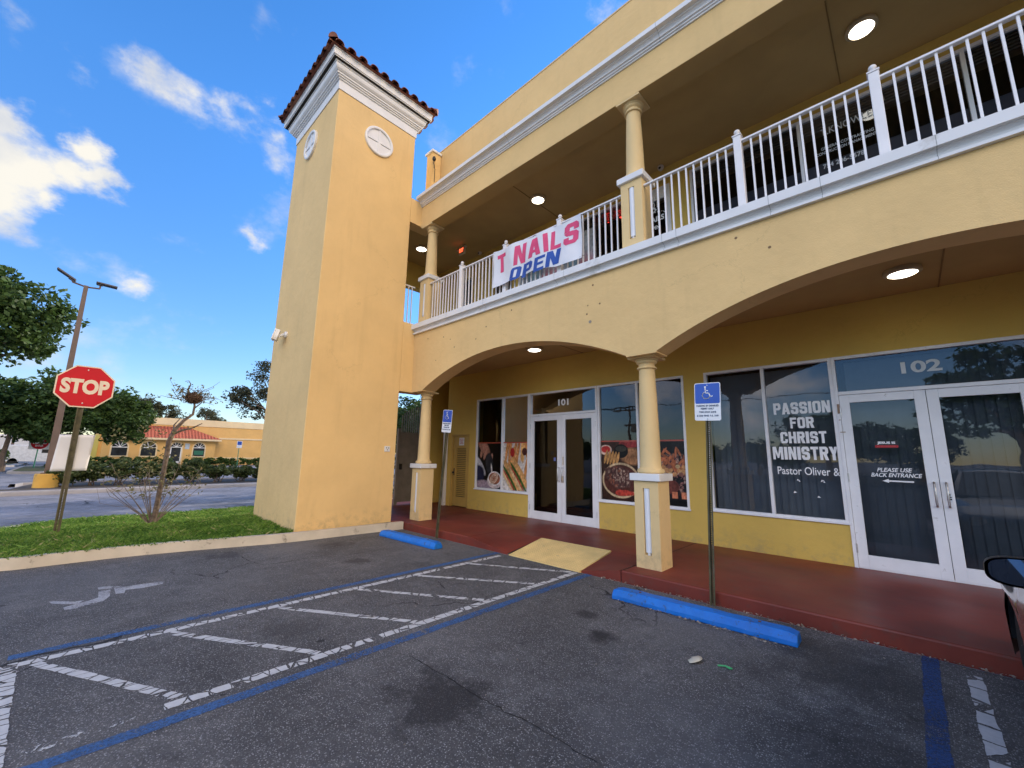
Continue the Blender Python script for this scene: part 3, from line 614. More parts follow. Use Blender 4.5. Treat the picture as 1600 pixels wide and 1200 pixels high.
# floor slab / ceilings
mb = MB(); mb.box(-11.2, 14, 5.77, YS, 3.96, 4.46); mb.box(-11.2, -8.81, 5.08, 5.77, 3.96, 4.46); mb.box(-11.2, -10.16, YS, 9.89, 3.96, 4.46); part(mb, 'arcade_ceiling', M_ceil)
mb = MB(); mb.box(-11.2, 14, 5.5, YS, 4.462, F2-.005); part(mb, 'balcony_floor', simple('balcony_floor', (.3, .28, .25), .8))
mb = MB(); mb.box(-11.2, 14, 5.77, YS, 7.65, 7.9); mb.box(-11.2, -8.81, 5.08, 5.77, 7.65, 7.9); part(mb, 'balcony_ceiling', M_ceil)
mj = simple('ceiling_joint_paint', (.27, .165, .055), .9)  # dark brown of the ceiling joint lines
for x in (.52, -5.2):
    mb = MB(); mb.box(x-.008, x+.008, 5.78, YS-.01, 3.952, 3.959); part(mb, 'ceiling_joint', mj)
    mb = MB(); mb.box(x-.7-.008, x-.7+.008, 5.78, YS-.01, 7.642, 7.649); part(mb, 'ceiling_joint', mj)

# roof and set-back parapet
mb = MB(); mb.box(-11.2, 14, YF+.01, 9.5, 7.902, 8.06); part(mb, 'flat_roof', simple('roof_membrane', (.4, .38, .34), .9))
M_slot_shade = simple('drain_slot_and_shade', (.03, .025, .02), .9)  # dark of the drain opening, also laid in as shade on the tower
mb = MB(); mb.box(-8.9, 14, 6.0, 6.25, 8.05, 9.93); part(mb, 'parapet', M_yel)
mb = MB(); mb.box(-8.9, 14, 5.99, 6.27, 9.932, 9.965); part(mb, 'parapet_coping', simple('coping_paint', (.70, .50, .24), .8))
mb = MB(); mb.box(-7.55, -7.22, 5.985, 6.0, 8.88, 8.99); part(mb, 'drain_opening', M_slot_shade)
mb = MB(); mb.box(-8.87, -8.60, 5.72, 5.99, 8.05, 9.78); part(mb, 'parapet_pier', M_yel)
mb = MB(); mb.box(-8.91, -8.56, 5.68, 5.99, 9.782, 9.84); part(mb, 'pier_cap', M_white)
# main block behind
mb = MB(); mb.box(-11.2, 14, 9.9, 22, 0, 9.0); part(mb, 'rear_block', M_yel)
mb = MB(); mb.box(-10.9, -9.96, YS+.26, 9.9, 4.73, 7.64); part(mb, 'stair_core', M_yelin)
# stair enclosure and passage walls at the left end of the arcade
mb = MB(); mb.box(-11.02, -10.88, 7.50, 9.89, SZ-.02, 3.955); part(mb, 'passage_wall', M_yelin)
mb = MB(); mb.box(-11.2, -10.98, 5.075, 6.02, SZ-.02, 3.955); part(mb, 'reflection_block', M_yelin)  # unseen pier added to keep sky reflections out of the left panes
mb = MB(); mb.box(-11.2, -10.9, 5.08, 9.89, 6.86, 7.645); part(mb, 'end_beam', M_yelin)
mb = MB(); mb.box(-10.18, -10.08, 7.70, 7.80, SZ, 2.55); part(mb, 'corner_trim', M_white)
# cornice and balcony ledge: one moulded profile each, run along the front
M_ljoint = simple('trim_joint_grey', (.34, .34, .34), .8)
def moulding(name, prof, x0, x1, joints, m_=M_white, jx=None):
    mb = MB(); mb.prism([(y, z) for y, z in prof], 'x', x0, x1); o = part(mb, name, m_)
    for x in joints:
        mb = MB()
        for (ya_, za), (yb_, zb) in zip(prof[:-1], prof[1:]):
            if ya_ > 5.385 and yb_ > 5.385: continue
            d = Vector((0, yb_-ya_, zb-za)); nn = Vector((0, d.z, -d.y)).normalized()*.0015
            if nn.y > 0 and abs(d.z) > 1e-6: nn = -nn
            mb.face([(x-.0025, ya_+nn.y, za+nn.z), (x+.0025, ya_+nn.y, za+nn.z), (x+.0025, yb_+nn.y, zb+nn.z), (x-.0025, yb_+nn.y, zb+nn.z)])
        mb.build('joint', M_ljoint, o)
moulding('roof_cornice', [(5.40, 7.88), (5.375, 7.88), (5.375, 7.905), (5.352, 7.907), (5.352, 7.935), (5.325, 7.937), (5.325, 7.958), (5.318, 7.972), (5.30, 7.992), (5.278, 8.00), (5.272, 8.018), (5.205, 8.02), (5.205, 8.10), (5.395, 8.115)], -8.47, 14, [-5.3, -2.1, 1.0])
moulding('balcony_ledge', [(5.40, 4.47), (5.355, 4.47), (5.345, 4.47), (5.345, 4.502), (5.385, 4.505), (5.387, 4.525), (5.378, 4.55), (5.355, 4.568), (5.335, 4.575), (5.335, 4.582), (5.29, 4.584), (5.29, 4.70), (5.62, 4.725), (5.62, 4.46)], -8.47, 14, [-7.1, -5.9, -4.1, -3.9, -2.2, -2.0, -.9, -.4, .5, 1.4])

# ---- columns: pedestal (square) with white niche strip, cap stone, round shaft, capital
M_niche = simple('white_niche_paint', (.80, .82, .85), .5, var=.04)
M_yelc = stucco('column_yellow', (.78, .58, .29), .05)
def column(x, y, z0, z1, zc, hw=.175):
    col = _link(bpy.data.objects.new('column', None)); col.parent = bld; col.location = Vector((x, y, z0))-ORG[bld]; ORG[col] = Vector((x, y, z0))
    pt, zt = zc-z0-.1, z1-z0                                          # pedestal top, top of everything
    mb = MB(); nw = .050; a, b_ = .17, pt-.10                         # niche: a slot with a half-round back, cut in front
    P = [(-hw, 0), (-hw, pt), (hw, pt), (hw, 0)]
    mb.box(-hw, hw, -hw+.05, hw, 0, pt)
    mb.box(-hw, -nw, -hw, -hw+.05, 0, pt); mb.box(nw, hw, -hw, -hw+.05, 0, pt); mb.box(-nw, nw, -hw, -hw+.05, 0, a); mb.box(-nw, nw, -hw, -hw+.05, b_, pt)
    mb.build('pedestal', M_yelc, col, loc=(x, y, z0))
    mb = MB(); n = 8; pr = [(nw*math.cos(math.pi*k/n), -hw+.044-.042*math.sin(math.pi*k/n)) for k in range(n+1)]
    mb.prism([(p[0]*.98, p[1]) for p in pr]+[(-nw*.98, -hw+.048), (nw*.98, -hw+.048)], 'z', a+.035, b_-.004)
    mb.prism([(p[0]*.45, p[1]+.006) for p in pr]+[(-nw*.45, -hw+.048), (nw*.45, -hw+.048)], 'z', a+.002, a+.035)
    mb.build('niche_strip', M_niche, col, loc=(x, y, z0), smooth=True)
    mb = MB(); c_ = hw+.045; mb.prism([(-c_, -c_), (c_, -c_), (c_, c_), (-c_, c_)], 'z', pt+.001, pt+.1)
    mb.build('cap_stone', M_white, col, loc=(x, y, z0), bevel=.008)
    s0 = pt+.101; h_ = zt-s0
    prof = [(0, 0), (.165, 0), (.182, .015), (.186, .035), (.178, .058), (.155, .066), (.150, .085), (.144, .10)]
    prof += [(.142-.030*(k/8)**1.3, .12+(h_-.30)*k/8) for k in range(1, 9)]
    mb = MB(); mb.lathe([(r, z) for r, z in prof], (0, 0, s0), 36); mb.build('shaft', M_yelc, col, loc=(x, y, z0), smooth=True)
    t0 = h_-.182
    prof = [(.112, 0), (.138, .006), (.142, .018), (.136, .030), (.116, .034), (.116, .075), (.126, .082), (.142, .092), (.148, .106), (.142, .120), (.158, .130), (.168, .146), (0, .148)]
    mb = MB(); mb.lathe(prof, (0, 0, s0+t0), 36); mb.prism([(-.20, -.20), (.20, -.20), (.20, .20), (-.20, .20)], 'z', s0+t0+.149, zt-.002)
    mb.build('capital', M_yelc, col, loc=(x, y, z0), smooth=True)
    return col
CY = 5.70
for x in (-8.26, -2.69, 3.10, 8.85): column(x, CY, SZ, 3.068, 1.39)
for x in (-8.22, -2.70, 3.10): column(x, 5.60, 4.715, 7.308, 5.94)

# ---- shop fronts
def frame_bars(mb, x0, x1, z0, z1, y, w=.045, d=.10, xs=(), zs=()):
    mb.box(x0, x0+w, y, y+d, z0, z1); mb.box(x1-w, x1, y, y+d, z0, z1)
    mb.box(x0+w, x1-w, y+.001, y+d, z0, z0+w); mb.box(x0+w, x1-w, y+.001, y+d, z1-w, z1)
    for x in xs: mb.box(x-w/2, x+w/2, y+.002, y+d, z0+w, z1-w)
    for z in zs: mb.box(x0+w, x1-w, y+.003, y+d, z-w/2, z+w/2)
def window(x0, x1, z0, z1, xs=(), zs=(), g=None, w=.045, y=None):
    y = YS-.012 if y is None else y
    mb = MB(); frame_bars(mb, x0, x1, z0, z1, y, w, xs=xs, zs=zs); mb.box(x0-.02, x1+.02, y-.02, y-.001, z0-.012, z0+.018)
    wf = part(mb, 'window', M_alu, bevel=.004)
    cuts = [x0+w]+[c_ for c in xs for c_ in (c-w/2, c+w/2)]+[x1-w]
    for a, b_ in zip(cuts[0::2], cuts[1::2]):
        mb = MB(); mb.face([(a-.005, y+.05, z0+.03), (b_+.005, y+.05, z0+.03), (b_+.005, y+.05, z1-.03), (a-.005, y+.05, z1-.03)]); mb.build('pane', g or M_glass, wf)
    return wf
def door_leaf(x0, x1, z0, z1, y, hinge, g, w=.115, bot=.17):
    mb = MB(); mb.box(x0, x0+w, y, y+.045, z0, z1); mb.box(x1-w, x1, y, y+.045, z0, z1); mb.box(x0+w, x1-w, y+.0005, y+.045, z0, z0+bot); mb.box(x0+w, x1-w, y+.0005, y+.045, z1-w, z1)
    d = part(mb, 'door', M_alu, bevel=.004)
    mb = MB(); mb.face([(x0+w-.01, y+.022, z0+bot-.01), (x1-w+.01, y+.022, z0+bot-.01), (x1-w+.01, y+.022, z1-w+.01), (x0+w-.01, y+.022, z1-w+.01)]); mb.build('glass', g, d)
    hx = x0 if hinge == 'l' else x1
    mb = MB()
    for z in (z0+.25, z0+1.22, z1-.25): mb.lathe([(0, -.06), (.011, -.06), (.011, .06), (0, .06)], (hx, y-.012, z), 10)
    mb.build('hinge', M_steel, d, smooth=True)
    px = x1-w*.45 if hinge == 'l' else x0+w*.45
    mb = MB(); mb.tube([(px, y, 1.05), (px, y-.055, 1.05), (px, y-.07, 1.07), (px, y-.07, 1.33), (px, y-.055, 1.35), (px, y, 1.35)], .013, 10); mb.build('handle', M_steel, d, smooth=True)
    return d
GY = YS-.012+.05
# 101
w101a = window(-8.82, -6.845, .69, 3.16, xs=(-7.79,), g=M_glass)
w101b = window(-4.855, -2.97, .69, 3.16, xs=(-3.93,), g=M_glass)
def entrance(x0, x1, g, num):
    mb = MB(); y = YS-.02; w = .045
    mb.box(x0, x0+w, y, y+.11, SZ, 3.16); mb.box(x1-w, x1, y, y+.11, SZ, 3.16); mb.box(x0+w, x1-w, y+.001, y+.11, 3.115, 3.16); mb.box(x0+w, x1-w, y+.001, y+.11, 2.575, 2.625)
    mb.box(x0+w, x1-w, y+.02, y+.11, SZ, SZ+.012)
    fr = part(mb, 'door_frame', M_alu, bevel=.004)
    mb = MB(); mb.face([(x0+w, y+.05, 2.62), (x1-w, y+.05, 2.62), (x1-w, y+.05, 3.12), (x0+w, y+.05, 3.12)]); mb.build('transom_pane', g, fr)
    mid = (x0+x1)/2
    a = door_leaf(x0+w+.002, mid-.003, SZ+.014, 2.572, y+.02, 'l', g); b_ = door_leaf(mid+.003, x1-w-.002, SZ+.014, 2.572, y+.02, 'r', g)
    return fr, a, b_
f101, d101a, d101b = entrance(-6.84, -4.86, M_glass, '101')
text_obj('101', 'unit_number', M_letter, f101, -5.80, 2.87, .30, .155, YS+.025, bold=.035)
mb = MB(); mb.box(-4.97-.87, -4.97-.80, YS-.024, YS-.001, 1.02, 1.17); mb.build('lock_plate', M_steel, d101b)
mb = MB(); mb.box(-5.80, -5.77, YS-.02, YS-.001, 1.42, 1.6); mb.build('lock_plate', M_steel, d101b)
# a small blue wheelchair sticker on the left leaf
M_blue = simple('sign_blue', (.010, .085, .46), .35, var=.06); M_whitesign = simple('sign_white', (.80, .82, .84), .35, var=.04)
mb = MB(); mb.box(-6.08, -6.02, YS+.017, YS+.0195, 1.50, 1.58); mb.build('sticker', simple('faded_blue_sticker', (.12, .16, .42), .5), d101a)
# 102
w102 = window(-2.60, -.73, .72, 3.16, xs=(-1.665,), g=M_glass2)
f102, d102a, d102b = entrance(-.73, 1.21, M_glass2, '102')
w102r = window(1.215, 3.2, .72, 3.16, xs=(2.2,), g=M_glass2)
text_obj('102', 'unit_number', simple('pale_number_vinyl', (.62, .66, .68), .5), f102, .235, 2.90, .40, .165, YS+.025, bold=.03)
M_vin = M_letter; ty = YS+.030
for s_, cx, cz, w_, h_ in (('PASSION', -1.175, 2.425, .745, .185), ('FOR', -1.18, 2.19, .31, .17), ('CHRIST', -1.185, 1.96, .60, .18), ('MINISTRY', -1.19, 1.715, .84, .20)):
    block_text(s_, 'window_letter', M_vin, w102, cx, cz, w_, h_, ty)
text_obj('Pastor Oliver &', 'window_letter', M_vin, w102, -1.17, 1.445, .79, .12, ty, bold=.006)
mb = MB(); r_ = random.Random(4)                                       # scraps of peeled-off lettering under it
for x, z in ((-1.32, 1.30), (-1.30, 1.285), (-1.02, 1.29), (-1.0, 1.30), (-.99, 1.285), (-1.38, 1.10), (-1.08, 1.06)):
    mb.face([(x, ty, z), (x+r_.uniform(.02, .05), ty, z+r_.uniform(-.01, .02)), (x+.015, ty, z+r_.uniform(.015, .04))])
mb.build('peeled_letter', M_vin, w102)
gyd = YS+.018-.001
M_redst = simple('red_sticker', (.45, .012, .02), .5)
mb = MB(); mb.box(-.345, -.105, gyd-.002, gyd, 1.835, 1.895); mb.build('sticker', M_black, d102a)
mb = MB(); mb.box(-.345, -.105, gyd-.002, gyd, 1.80, 1.834); mb.build('sticker', M_redst, d102a)
text_obj('JESUS IS', 'sticker_letter', M_letter, d102a, -.225, 1.863, .19, .042, gyd-.004, bold=.05)
text_obj('KING FOREVER', 'sticker_letter', simple('dim_red_letter', (.6, .06, .06), .5), d102a, -.225, 1.817, .2, .02, gyd-.004, bold=.03)
text_obj('PLEASE USE', 'window_letter', M_vin, d102a, -.18, 1.495, .36, .055, gyd-.003, bold=.02, shear=.3)
text_obj('BACK ENTRANCE', 'window_letter', M_vin, d102a, -.17, 1.425, .52, .055, gyd-.003, bold=.02, shear=.3)
mb = MB(); mb.face([(-.32, gyd-.003, 1.345), (-.25, gyd-.003, 1.372), (-.25, gyd-.003, 1.355), (0, gyd-.003, 1.353), (0, gyd-.003, 1.333), (-.25, gyd-.003, 1.336), (-.25, gyd-.003, 1.32)]); mb.build('arrow', M_vin, d102a)
mb = MB(); mb.box(.275, .335, YS-.004, YS-.0005, 1.12, 1.23); mb.build('lock_label', M_whitesign, d102b)
mb = MB(); mb.box(.283, .327, YS-.006, YS-.0042, 1.135, 1.155); mb.box(.283, .327, YS-.006, YS-.0042, 1.165, 1.18); mb.box(.29, .32, YS-.006, YS-.0042, 1.19, 1.215); mb.build('lock_print', M_black, d102b)
mb = MB(); mb.box(-.715, -.685, YS-.03, YS-.021, 2.30, 2.44); mb.box(-.712, -.69, YS-.03, YS-.021, 2.2, 2.21); mb.box(-.712, -.65, YS-.03, YS-.021, 2.02, 2.03); mb.build('hinge_remnant', simple('rusty_metal', (.32, .22, .15), .7), f102)
# rooms behind the glass
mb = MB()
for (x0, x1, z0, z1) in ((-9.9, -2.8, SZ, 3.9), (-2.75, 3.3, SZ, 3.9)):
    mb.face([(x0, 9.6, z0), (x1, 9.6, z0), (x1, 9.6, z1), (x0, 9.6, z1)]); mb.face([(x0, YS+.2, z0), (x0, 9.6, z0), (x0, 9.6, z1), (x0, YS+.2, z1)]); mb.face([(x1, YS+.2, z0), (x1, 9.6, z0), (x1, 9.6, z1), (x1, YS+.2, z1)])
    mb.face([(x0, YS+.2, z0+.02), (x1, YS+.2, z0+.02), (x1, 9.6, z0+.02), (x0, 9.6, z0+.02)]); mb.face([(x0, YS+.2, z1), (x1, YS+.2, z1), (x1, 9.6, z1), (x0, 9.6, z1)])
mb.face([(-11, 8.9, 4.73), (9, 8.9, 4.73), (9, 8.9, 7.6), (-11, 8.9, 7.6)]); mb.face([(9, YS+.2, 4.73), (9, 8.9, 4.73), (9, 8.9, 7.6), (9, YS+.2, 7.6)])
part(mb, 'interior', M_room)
mb = MB(); x = -2.56
while x < 3.15:                                                        # vertical blinds of the right-hand shop
    if not (-.74 < x < -.66): mb.face([(x, YS+.24, .25), (x+.10, YS+.27, .25), (x+.10, YS+.27, 3.1), (x, YS+.24, 3.1)])
    x += .098
part(mb, 'vertical_blinds', M_blind)
# louvred utility door
M_doory = simple('yellow_door_paint', (.52, .34, .085), .6, var=.08, scale=3, dirt=(9, .66, (.25, .18, .08)))
mb = MB(); y = YS+.03; X0, X1 = -9.90, -9.10
mb.box(X0, X0+.04, y-.04, y+.1, SZ, 2.2); mb.box(X1-.04, X1, y-.04, y+.1, SZ, 2.2); mb.box(X0+.04, X1-.04, y-.039, y+.1, 2.16, 2.2)
df = part(mb, 'utility_door', M_doory, bevel=.004)
mb = MB(); a, b_ = X0+.045, X1-.045
mb.box(a, a+.15, y, y+.04, SZ+.02, 2.155); mb.box(b_-.13, b_, y, y+.04, SZ+.02, 2.155); mb.box(a+.15, b_-.13, y+.0005, y+.04, SZ+.02, .42); mb.box(a+.15, b_-.13, y+.0005, y+.04, 1.80, 2.155)
mb.build('door_panel', M_doory, df, bevel=.003)
mb = MB(); z = .44
while z < 1.79: mb.prism([(y+.002, z), (y+.038, z+.030), (y+.038, z+.036), (y+.002, z+.008)], 'x', a+.15, b_-.13); z += .0525
mb.build('louvre', M_doory, df)
mb = MB(); mb.box(a+.15, b_-.13, y+.041, y+.045, .42, 1.80); mb.build('louvre_backing', M_black, df)
mb = MB(); mb.lathe([(0, -.06), (.028, -.055), (.03, -.04), (.012, -.03), (.012, 0)], (a+.07, y, 1.1), 14, 'y'); mb.box(a+.05, a+.09, y-.006, y-.0005, 1.02, 1.22); mb.build('handle', M_black, df, smooth=True)
mb = MB(); mb.box(-9.59, -9.37, y-.004, y-.0005, 1.88, 2.10); ds = mb.build('door_notice', M_whitesign, df)
for k, (s_, z) in enumerate((('NOTICE', 2.06), ('EQUIPMENT', 2.01), ('ROOM', 1.97), ('KEEP CLEAR', 1.93))): text_obj(s_, 'notice_letter', simple('notice_red', (.5, .03, .05), .5) if k == 0 else bpy.data.materials['notice_red'], ds, -9.48, z, .16 if k != 2 else .09, .025, y-.0055, bold=.02)

# upper storefronts
w2 = window(-2.62, 2.9, 4.9, 7.32, xs=(-.80, 1.12), g=M_glass)
w2l = window(-7.25, -3.76, 5.3, 7.32, xs=(-5.85, -4.86), g=M_glass)
mb = MB()
for a, b_ in ((-2.55, 2.85), (-7.2, -3.8)):
    for k in range(5): mb.box(a, b_, GY+.03, GY+.10, 7.02+k*.052, 7.045+k*.052)
mb.build('raised_blind', simple('pale_blind', (.48, .40, .36), .7), w2)
mb = MB()
for a, b_ in ((-2.57, -.83), (-.77, 1.09), (1.15, 2.85)): mb.face([(a, GY+.02, 4.93), (b_, GY+.02, 4.93), (b_, GY+.02, 6.42), (a, GY+.02, 6.42)])
mb.build('reflection_strip', simple('grey_reflection_tint', (.20, .20, .24), .4), w2)  # grey strip drawn in as the reflection of railing and ledge
mt = simple('dim_vinyl_letter', (.55, .56, .58), .5)
text_obj('T.KNOWLES', 'window_letter', mt, w2, -.16, 6.95, .70, .12, GY-.006, bold=.0)
text_obj('GENERAL CONTRACTING', 'window_letter', mt, w2, -.20, 6.66, .66, .05, GY-.006, bold=.015)
text_obj('CONSTRUCTION MANAGEMENT', 'window_letter', mt, w2, -.22, 6.58, .76, .05, GY-.006, bold=.015)
text_obj('754 206-5578', 'window_letter', mt, w2, -.27, 6.34, .52, .08, GY-.006, bold=.02)
mb = MB(); mb.face([(.14, GY-.006, 7.03), (.2, GY-.006, 7.10), (.29, GY-.006, 7.13), (.30, GY-.006, 7.06), (.25, GY-.006, 7.01), (.19, GY-.006, 7.0)]); mb.build('leaf_emblem', simple('emblem_vinyl', (.20, .19, .17), .5), w2)
# nail salon door
mb = MB(); y = YS-.01
mb.box(-3.72, -3.64, y, y+.1, F2, 7.25); mb.box(-3.11, -3.03, y, y+.1, F2, 7.25); mb.box(-3.64, -3.11, y+.001, y+.1, 7.12, 7.25); mb.box(-3.64, -3.11, y+.001, y+.1, 6.98, 7.118); mb.box(-3.64, -3.11, y+.001, y+.1, F2, F2+.2)
dn_ = part(mb, 'door', M_alu, bevel=.004)
mb = MB(); mb.face([(-3.65, y+.03, F2+.19), (-3.10, y+.03, F2+.19), (-3.10, y+.03, 6.99), (-3.65, y+.03, 6.99)]); mb.build('glass', M_glass, dn_)
text_obj('201', 'unit_number', M_letter, dn_, -3.43, 7.02 - .12, .26, .15, y+.026, bold=.01)
text_obj('NAILS', 'window_letter', M_letter, dn_, -3.38, 6.57, .40, .12, y+.026, bold=.03)
text_obj('OPEN', 'window_letter', M_letter, dn_, -3.40, 6.38, .22, .08, y+.026, bold=.02)
mb = MB()
for k in range(14):                                                    # white flower-and-hand flourish over the name
    a = k/13*math.pi; mb.tube([(-3.38+.20*math.cos(a), y+.026, 6.66+.06*math.sin(a)), (-3.38+.22*math.cos(a+.1), y+.026, 6.66+.065*math.sin(a+.1))], .007, 6)
for k in range(6):
    a = k*math.pi/3; mb.lathe([(0, -.002), (.022, -.002), (.022, .002), (0, .002)], (-3.40+.045*math.cos(a), y+.024, 6.78+.045*math.sin(a)), 10, 'y')
mb.build('flower_emblem', M_letter, dn_)
# dark doors of the upper passage
for x0, x1 in ((-9.75, -9.2), (-8.2, -7.5)):
    mb = MB(); mb.box(x0, x1, YS+.06, YS+.1, F2, 7.0); d = part(mb, 'upper_door', simple('dark_door', (.035, .028, .024), .5))
    mb = MB(); mb.box(x0-.03, x0, YS-.02, YS+.1, F2, 7.03); mb.box(x1, x1+.03, YS-.02, YS+.1, F2, 7.03); mb.box(x0, x1, YS-.02, YS+.1, 7.0, 7.03); mb.build('frame', M_doory, d)
# pin holes and rust spots where a sign once hung
M_rustspot = simple('rust_spot', (.22, .13, .06), .8)
mb = MB()
for x, z in ((-6.2, 3.95), (-5.9, 4.15), (-5.2, 4.33), (-3.4, 4.32), (-3.5, 4.0), (-3.28, 3.98), (-3.52, 3.86), (-7.3, 4.2), (-7.05, 4.1), (-7.9, 4.27), (-7.55, 3.7), (-.95, 4.1), (-1.3, 4.35), (-6.9, 3.9)):
    mb.lathe([(0, -.001), (.012+.006*r_.random(), -.001), (.010, .001), (0, .001)], (x, YF-.0015, z), 8, 'y')
mb.build('old_bolt', M_rustspot, bld)
mb = MB(); mb.lathe([(.018, -.004), (.026, -.004), (.026, .0), (.018, 0)], (-3.46, YF-.002, 3.72), 12, 'y'); mb.build('cable_ring', simple('grey_ring', (.3, .26, .2), .7), bld)

# ================================================================== TOWER
tw = thing('bell_tower', 'tall square yellow tower with white stepped cornice and small red tiled roof', 'tower', (-9.76, 4.06, .12))
TX0, TX1, TY0, TY1 = -11.05, -8.47, 3.06, 5.07
tp = lambda mb, name, m_, **k: mb.build(name, m_, tw, **k)
mb = MB(); mb.box(TX0, TX1, TY0, TY1, .1, 9.71); tp(mb, 'wall', M_yel, bevel=.01)
def ring(mb, o0, o1, z0, z1):
    """sloped band round the tower: overhang o0 at z0 to o1 at z1"""
    a = [(TX0-o0, TY0-o0, z0), (TX1+o0, TY0-o0, z0), (TX1+o0, TY1+o0, z0), (TX0-o0, TY1+o0, z0)]
    b_ = [(TX0-o1, TY0-o1, z1), (TX1+o1, TY0-o1, z1), (TX1+o1, TY1+o1, z1), (TX0-o1, TY1+o1, z1)]
    for i in range(4): j = (i+1) % 4; mb.face([a[i], a[j], b_[j], b_[i]])
mb = MB(); pr = [(0, 9.708), (.02, 9.708), (.02, 9.93), (.05, 9.935), (.05, 9.965), (.08, 9.97), (.08, 10.0), (.11, 10.005), (.11, 10.035), (.135, 10.05), (.165, 10.08), (.18, 10.12), (.185, 10.17), (.2, 10.17), (.2, 10.21), (.0, 10.21)]
for (o0, z0), (o1, z1) in zip(pr[:-1], pr[1:]): ring(mb, o0, o1, z0, z1)
tp(mb, 'cornice', M_white, weld=True)
mb = MB(); pr = [(.10, 10.212), (.262, 10.212), (.262, 10.232), (.285, 10.235), (.285, 10.37), (.30, 10.372), (.30, 10.41), (.1, 10.41)]
for (o0, z0), (o1, z1) in zip(pr[:-1], pr[1:]): ring(mb, o0, o1, z0, z1)
tp(mb, 'fascia', M_white, weld=True)
mb = MB(); ring(mb, .13, .262, 10.2105, 10.2105); tp(mb, 'soffit_shade', M_slot_shade)  # dark sheet laid under the eave in place of its shade
# hipped roof with barrel tiles
M_tile, t, b = newmat('terracotta_barrel_tile')
n1 = tex(t, 'noise', 5, 5, rough=.7); n2_ = tex(t, 'voronoi', 4.2); s_ = t.nodes.new('ShaderNodeSeparateColor'); t.links.new(n2_.outputs['Color'], s_.inputs[0])
c = ramp(t, s_.outputs[0], [(0, (.10, .030, .018)), (.5, (.20, .060, .034)), (1, (.31, .13, .075))]); c = mixc(t, ramp(t, n1.outputs['Fac'], [(.5, (0, 0, 0)), (.7, (.7, .7, .7))]), c, (.07, .028, .02))
t.links.new(c, b.inputs['Base Color']); b.inputs['Roughness'].default_value = .75
EO, ZE, SL = .36, 10.41, .42
rx0, rx1, ry0, ry1 = TX0-EO, TX1+EO, TY0-EO, TY1+EO
halfd = (ry1-ry0)/2; ZR = ZE+halfd*SL
mb = MB(); A = (rx0+halfd, (ry0+ry1)/2, ZR); B = (rx1-halfd, (ry0+ry1)/2, ZR)
c4 = [(rx0, ry0, ZE), (rx1, ry0, ZE), (rx1, ry1, ZE), (rx0, ry1, ZE)]
mb.face([c4[0], c4[1], B, A]); mb.face([c4[1], c4[2], B]); mb.face([c4[2], c4[3], A, B]); mb.face([c4[3], c4[0], A]); mb.face([(p[0], p[1], ZE-.002) for p in c4])
roof = tp(mb, 'roof', M_tile)
def tile_field(mb, o, ux, uy, length, run, hip0, hip1, pitch=.27, r=.098, rows=5):
    """barrel tiles over a roof plane: o eave corner, ux along eave, uy up-slope (horizontal), hips at both ends at 45 deg"""
    n = int(length/pitch); sp = length/n
    for i in range(n):
        for cov in (0, 1):
            s0 = (i+.5)*sp if not cov else i*sp
            lim = min(run, s0 if hip0 else run, (length-s0) if hip1 else run)
            k = 0; st = .30
            while k*st < lim-.04:
                d0 = k*st-(.05 if k == 0 else .03); d1 = min(lim, (k+1)*st)
                if not cov:
                    ring0 = []
                    for d, rr, lift in ((d0, r, .035), (d1, r*.80, .008)):
                        rg = []
                        for q in range(9):
                            a = math.pi*q/8; lx = rr*math.cos(a); lz = rr*math.sin(a)*.9
                            rg.append(tuple(Vector(o)+Vector(ux)*(s0+lx)+Vector(uy)*d+Vector((0, 0, d*SL+lz+lift))))
                        ring0.append(rg)
                    nn = len(mb.v); mb.v += ring0[0]+ring0[1]
                    for q in range(8): mb.f.append((nn+q, nn+q+1, nn+9+q+1, nn+9+q))
                    # thickness lip at the open end
                    lip = [tuple(Vector(o)+Vector(ux)*(s0+(r-.016)*math.cos(math.pi*q/8))+Vector(uy)*d0+Vector((0, 0, d0*SL+(r-.016)*math.sin(math.pi*q/8)*.9+.035))) for q in range(9)]
                    m_ = len(mb.v); mb.v += lip
                    for q in range(8): mb.f.append((nn+q, m_+q, m_+q+1, nn+q+1))
                else:
                    nn = len(mb.v)
                    for d in (d0-.01, d1):
                        for q in range(7):
                            a = math.pi*q/6; mb.v.append(tuple(Vector(o)+Vector(ux)*(s0+r*.95*math.cos(a))+Vector(uy)*d+Vector((0, 0, d*SL-r*.45*math.sin(a)+.05))))
                    for q in range(6): mb.f.append((nn+q, nn+q+1, nn+7+q+1, nn+7+q))
                k += 1
mb = MB()
tile_field(mb, (rx0, ry0, ZE), (1, 0, 0), (0, 1, 0), rx1-rx0, halfd, True, True)
tile_field(mb, (rx1, ry0, ZE), (0, 1, 0), (-1, 0, 0), ry1-ry0, halfd, True, True)
tile_field(mb, (rx0, ry1, ZE), (1, 0, 0), (0, -1, 0), rx1-rx0, halfd, True, True)
tile_field(mb, (rx0, ry0, ZE), (0, 1, 0), (1, 0, 0), ry1-ry0, halfd, True, True)
me_t = mb.build('roof_tiles', M_tile, roof)
mb = MB()
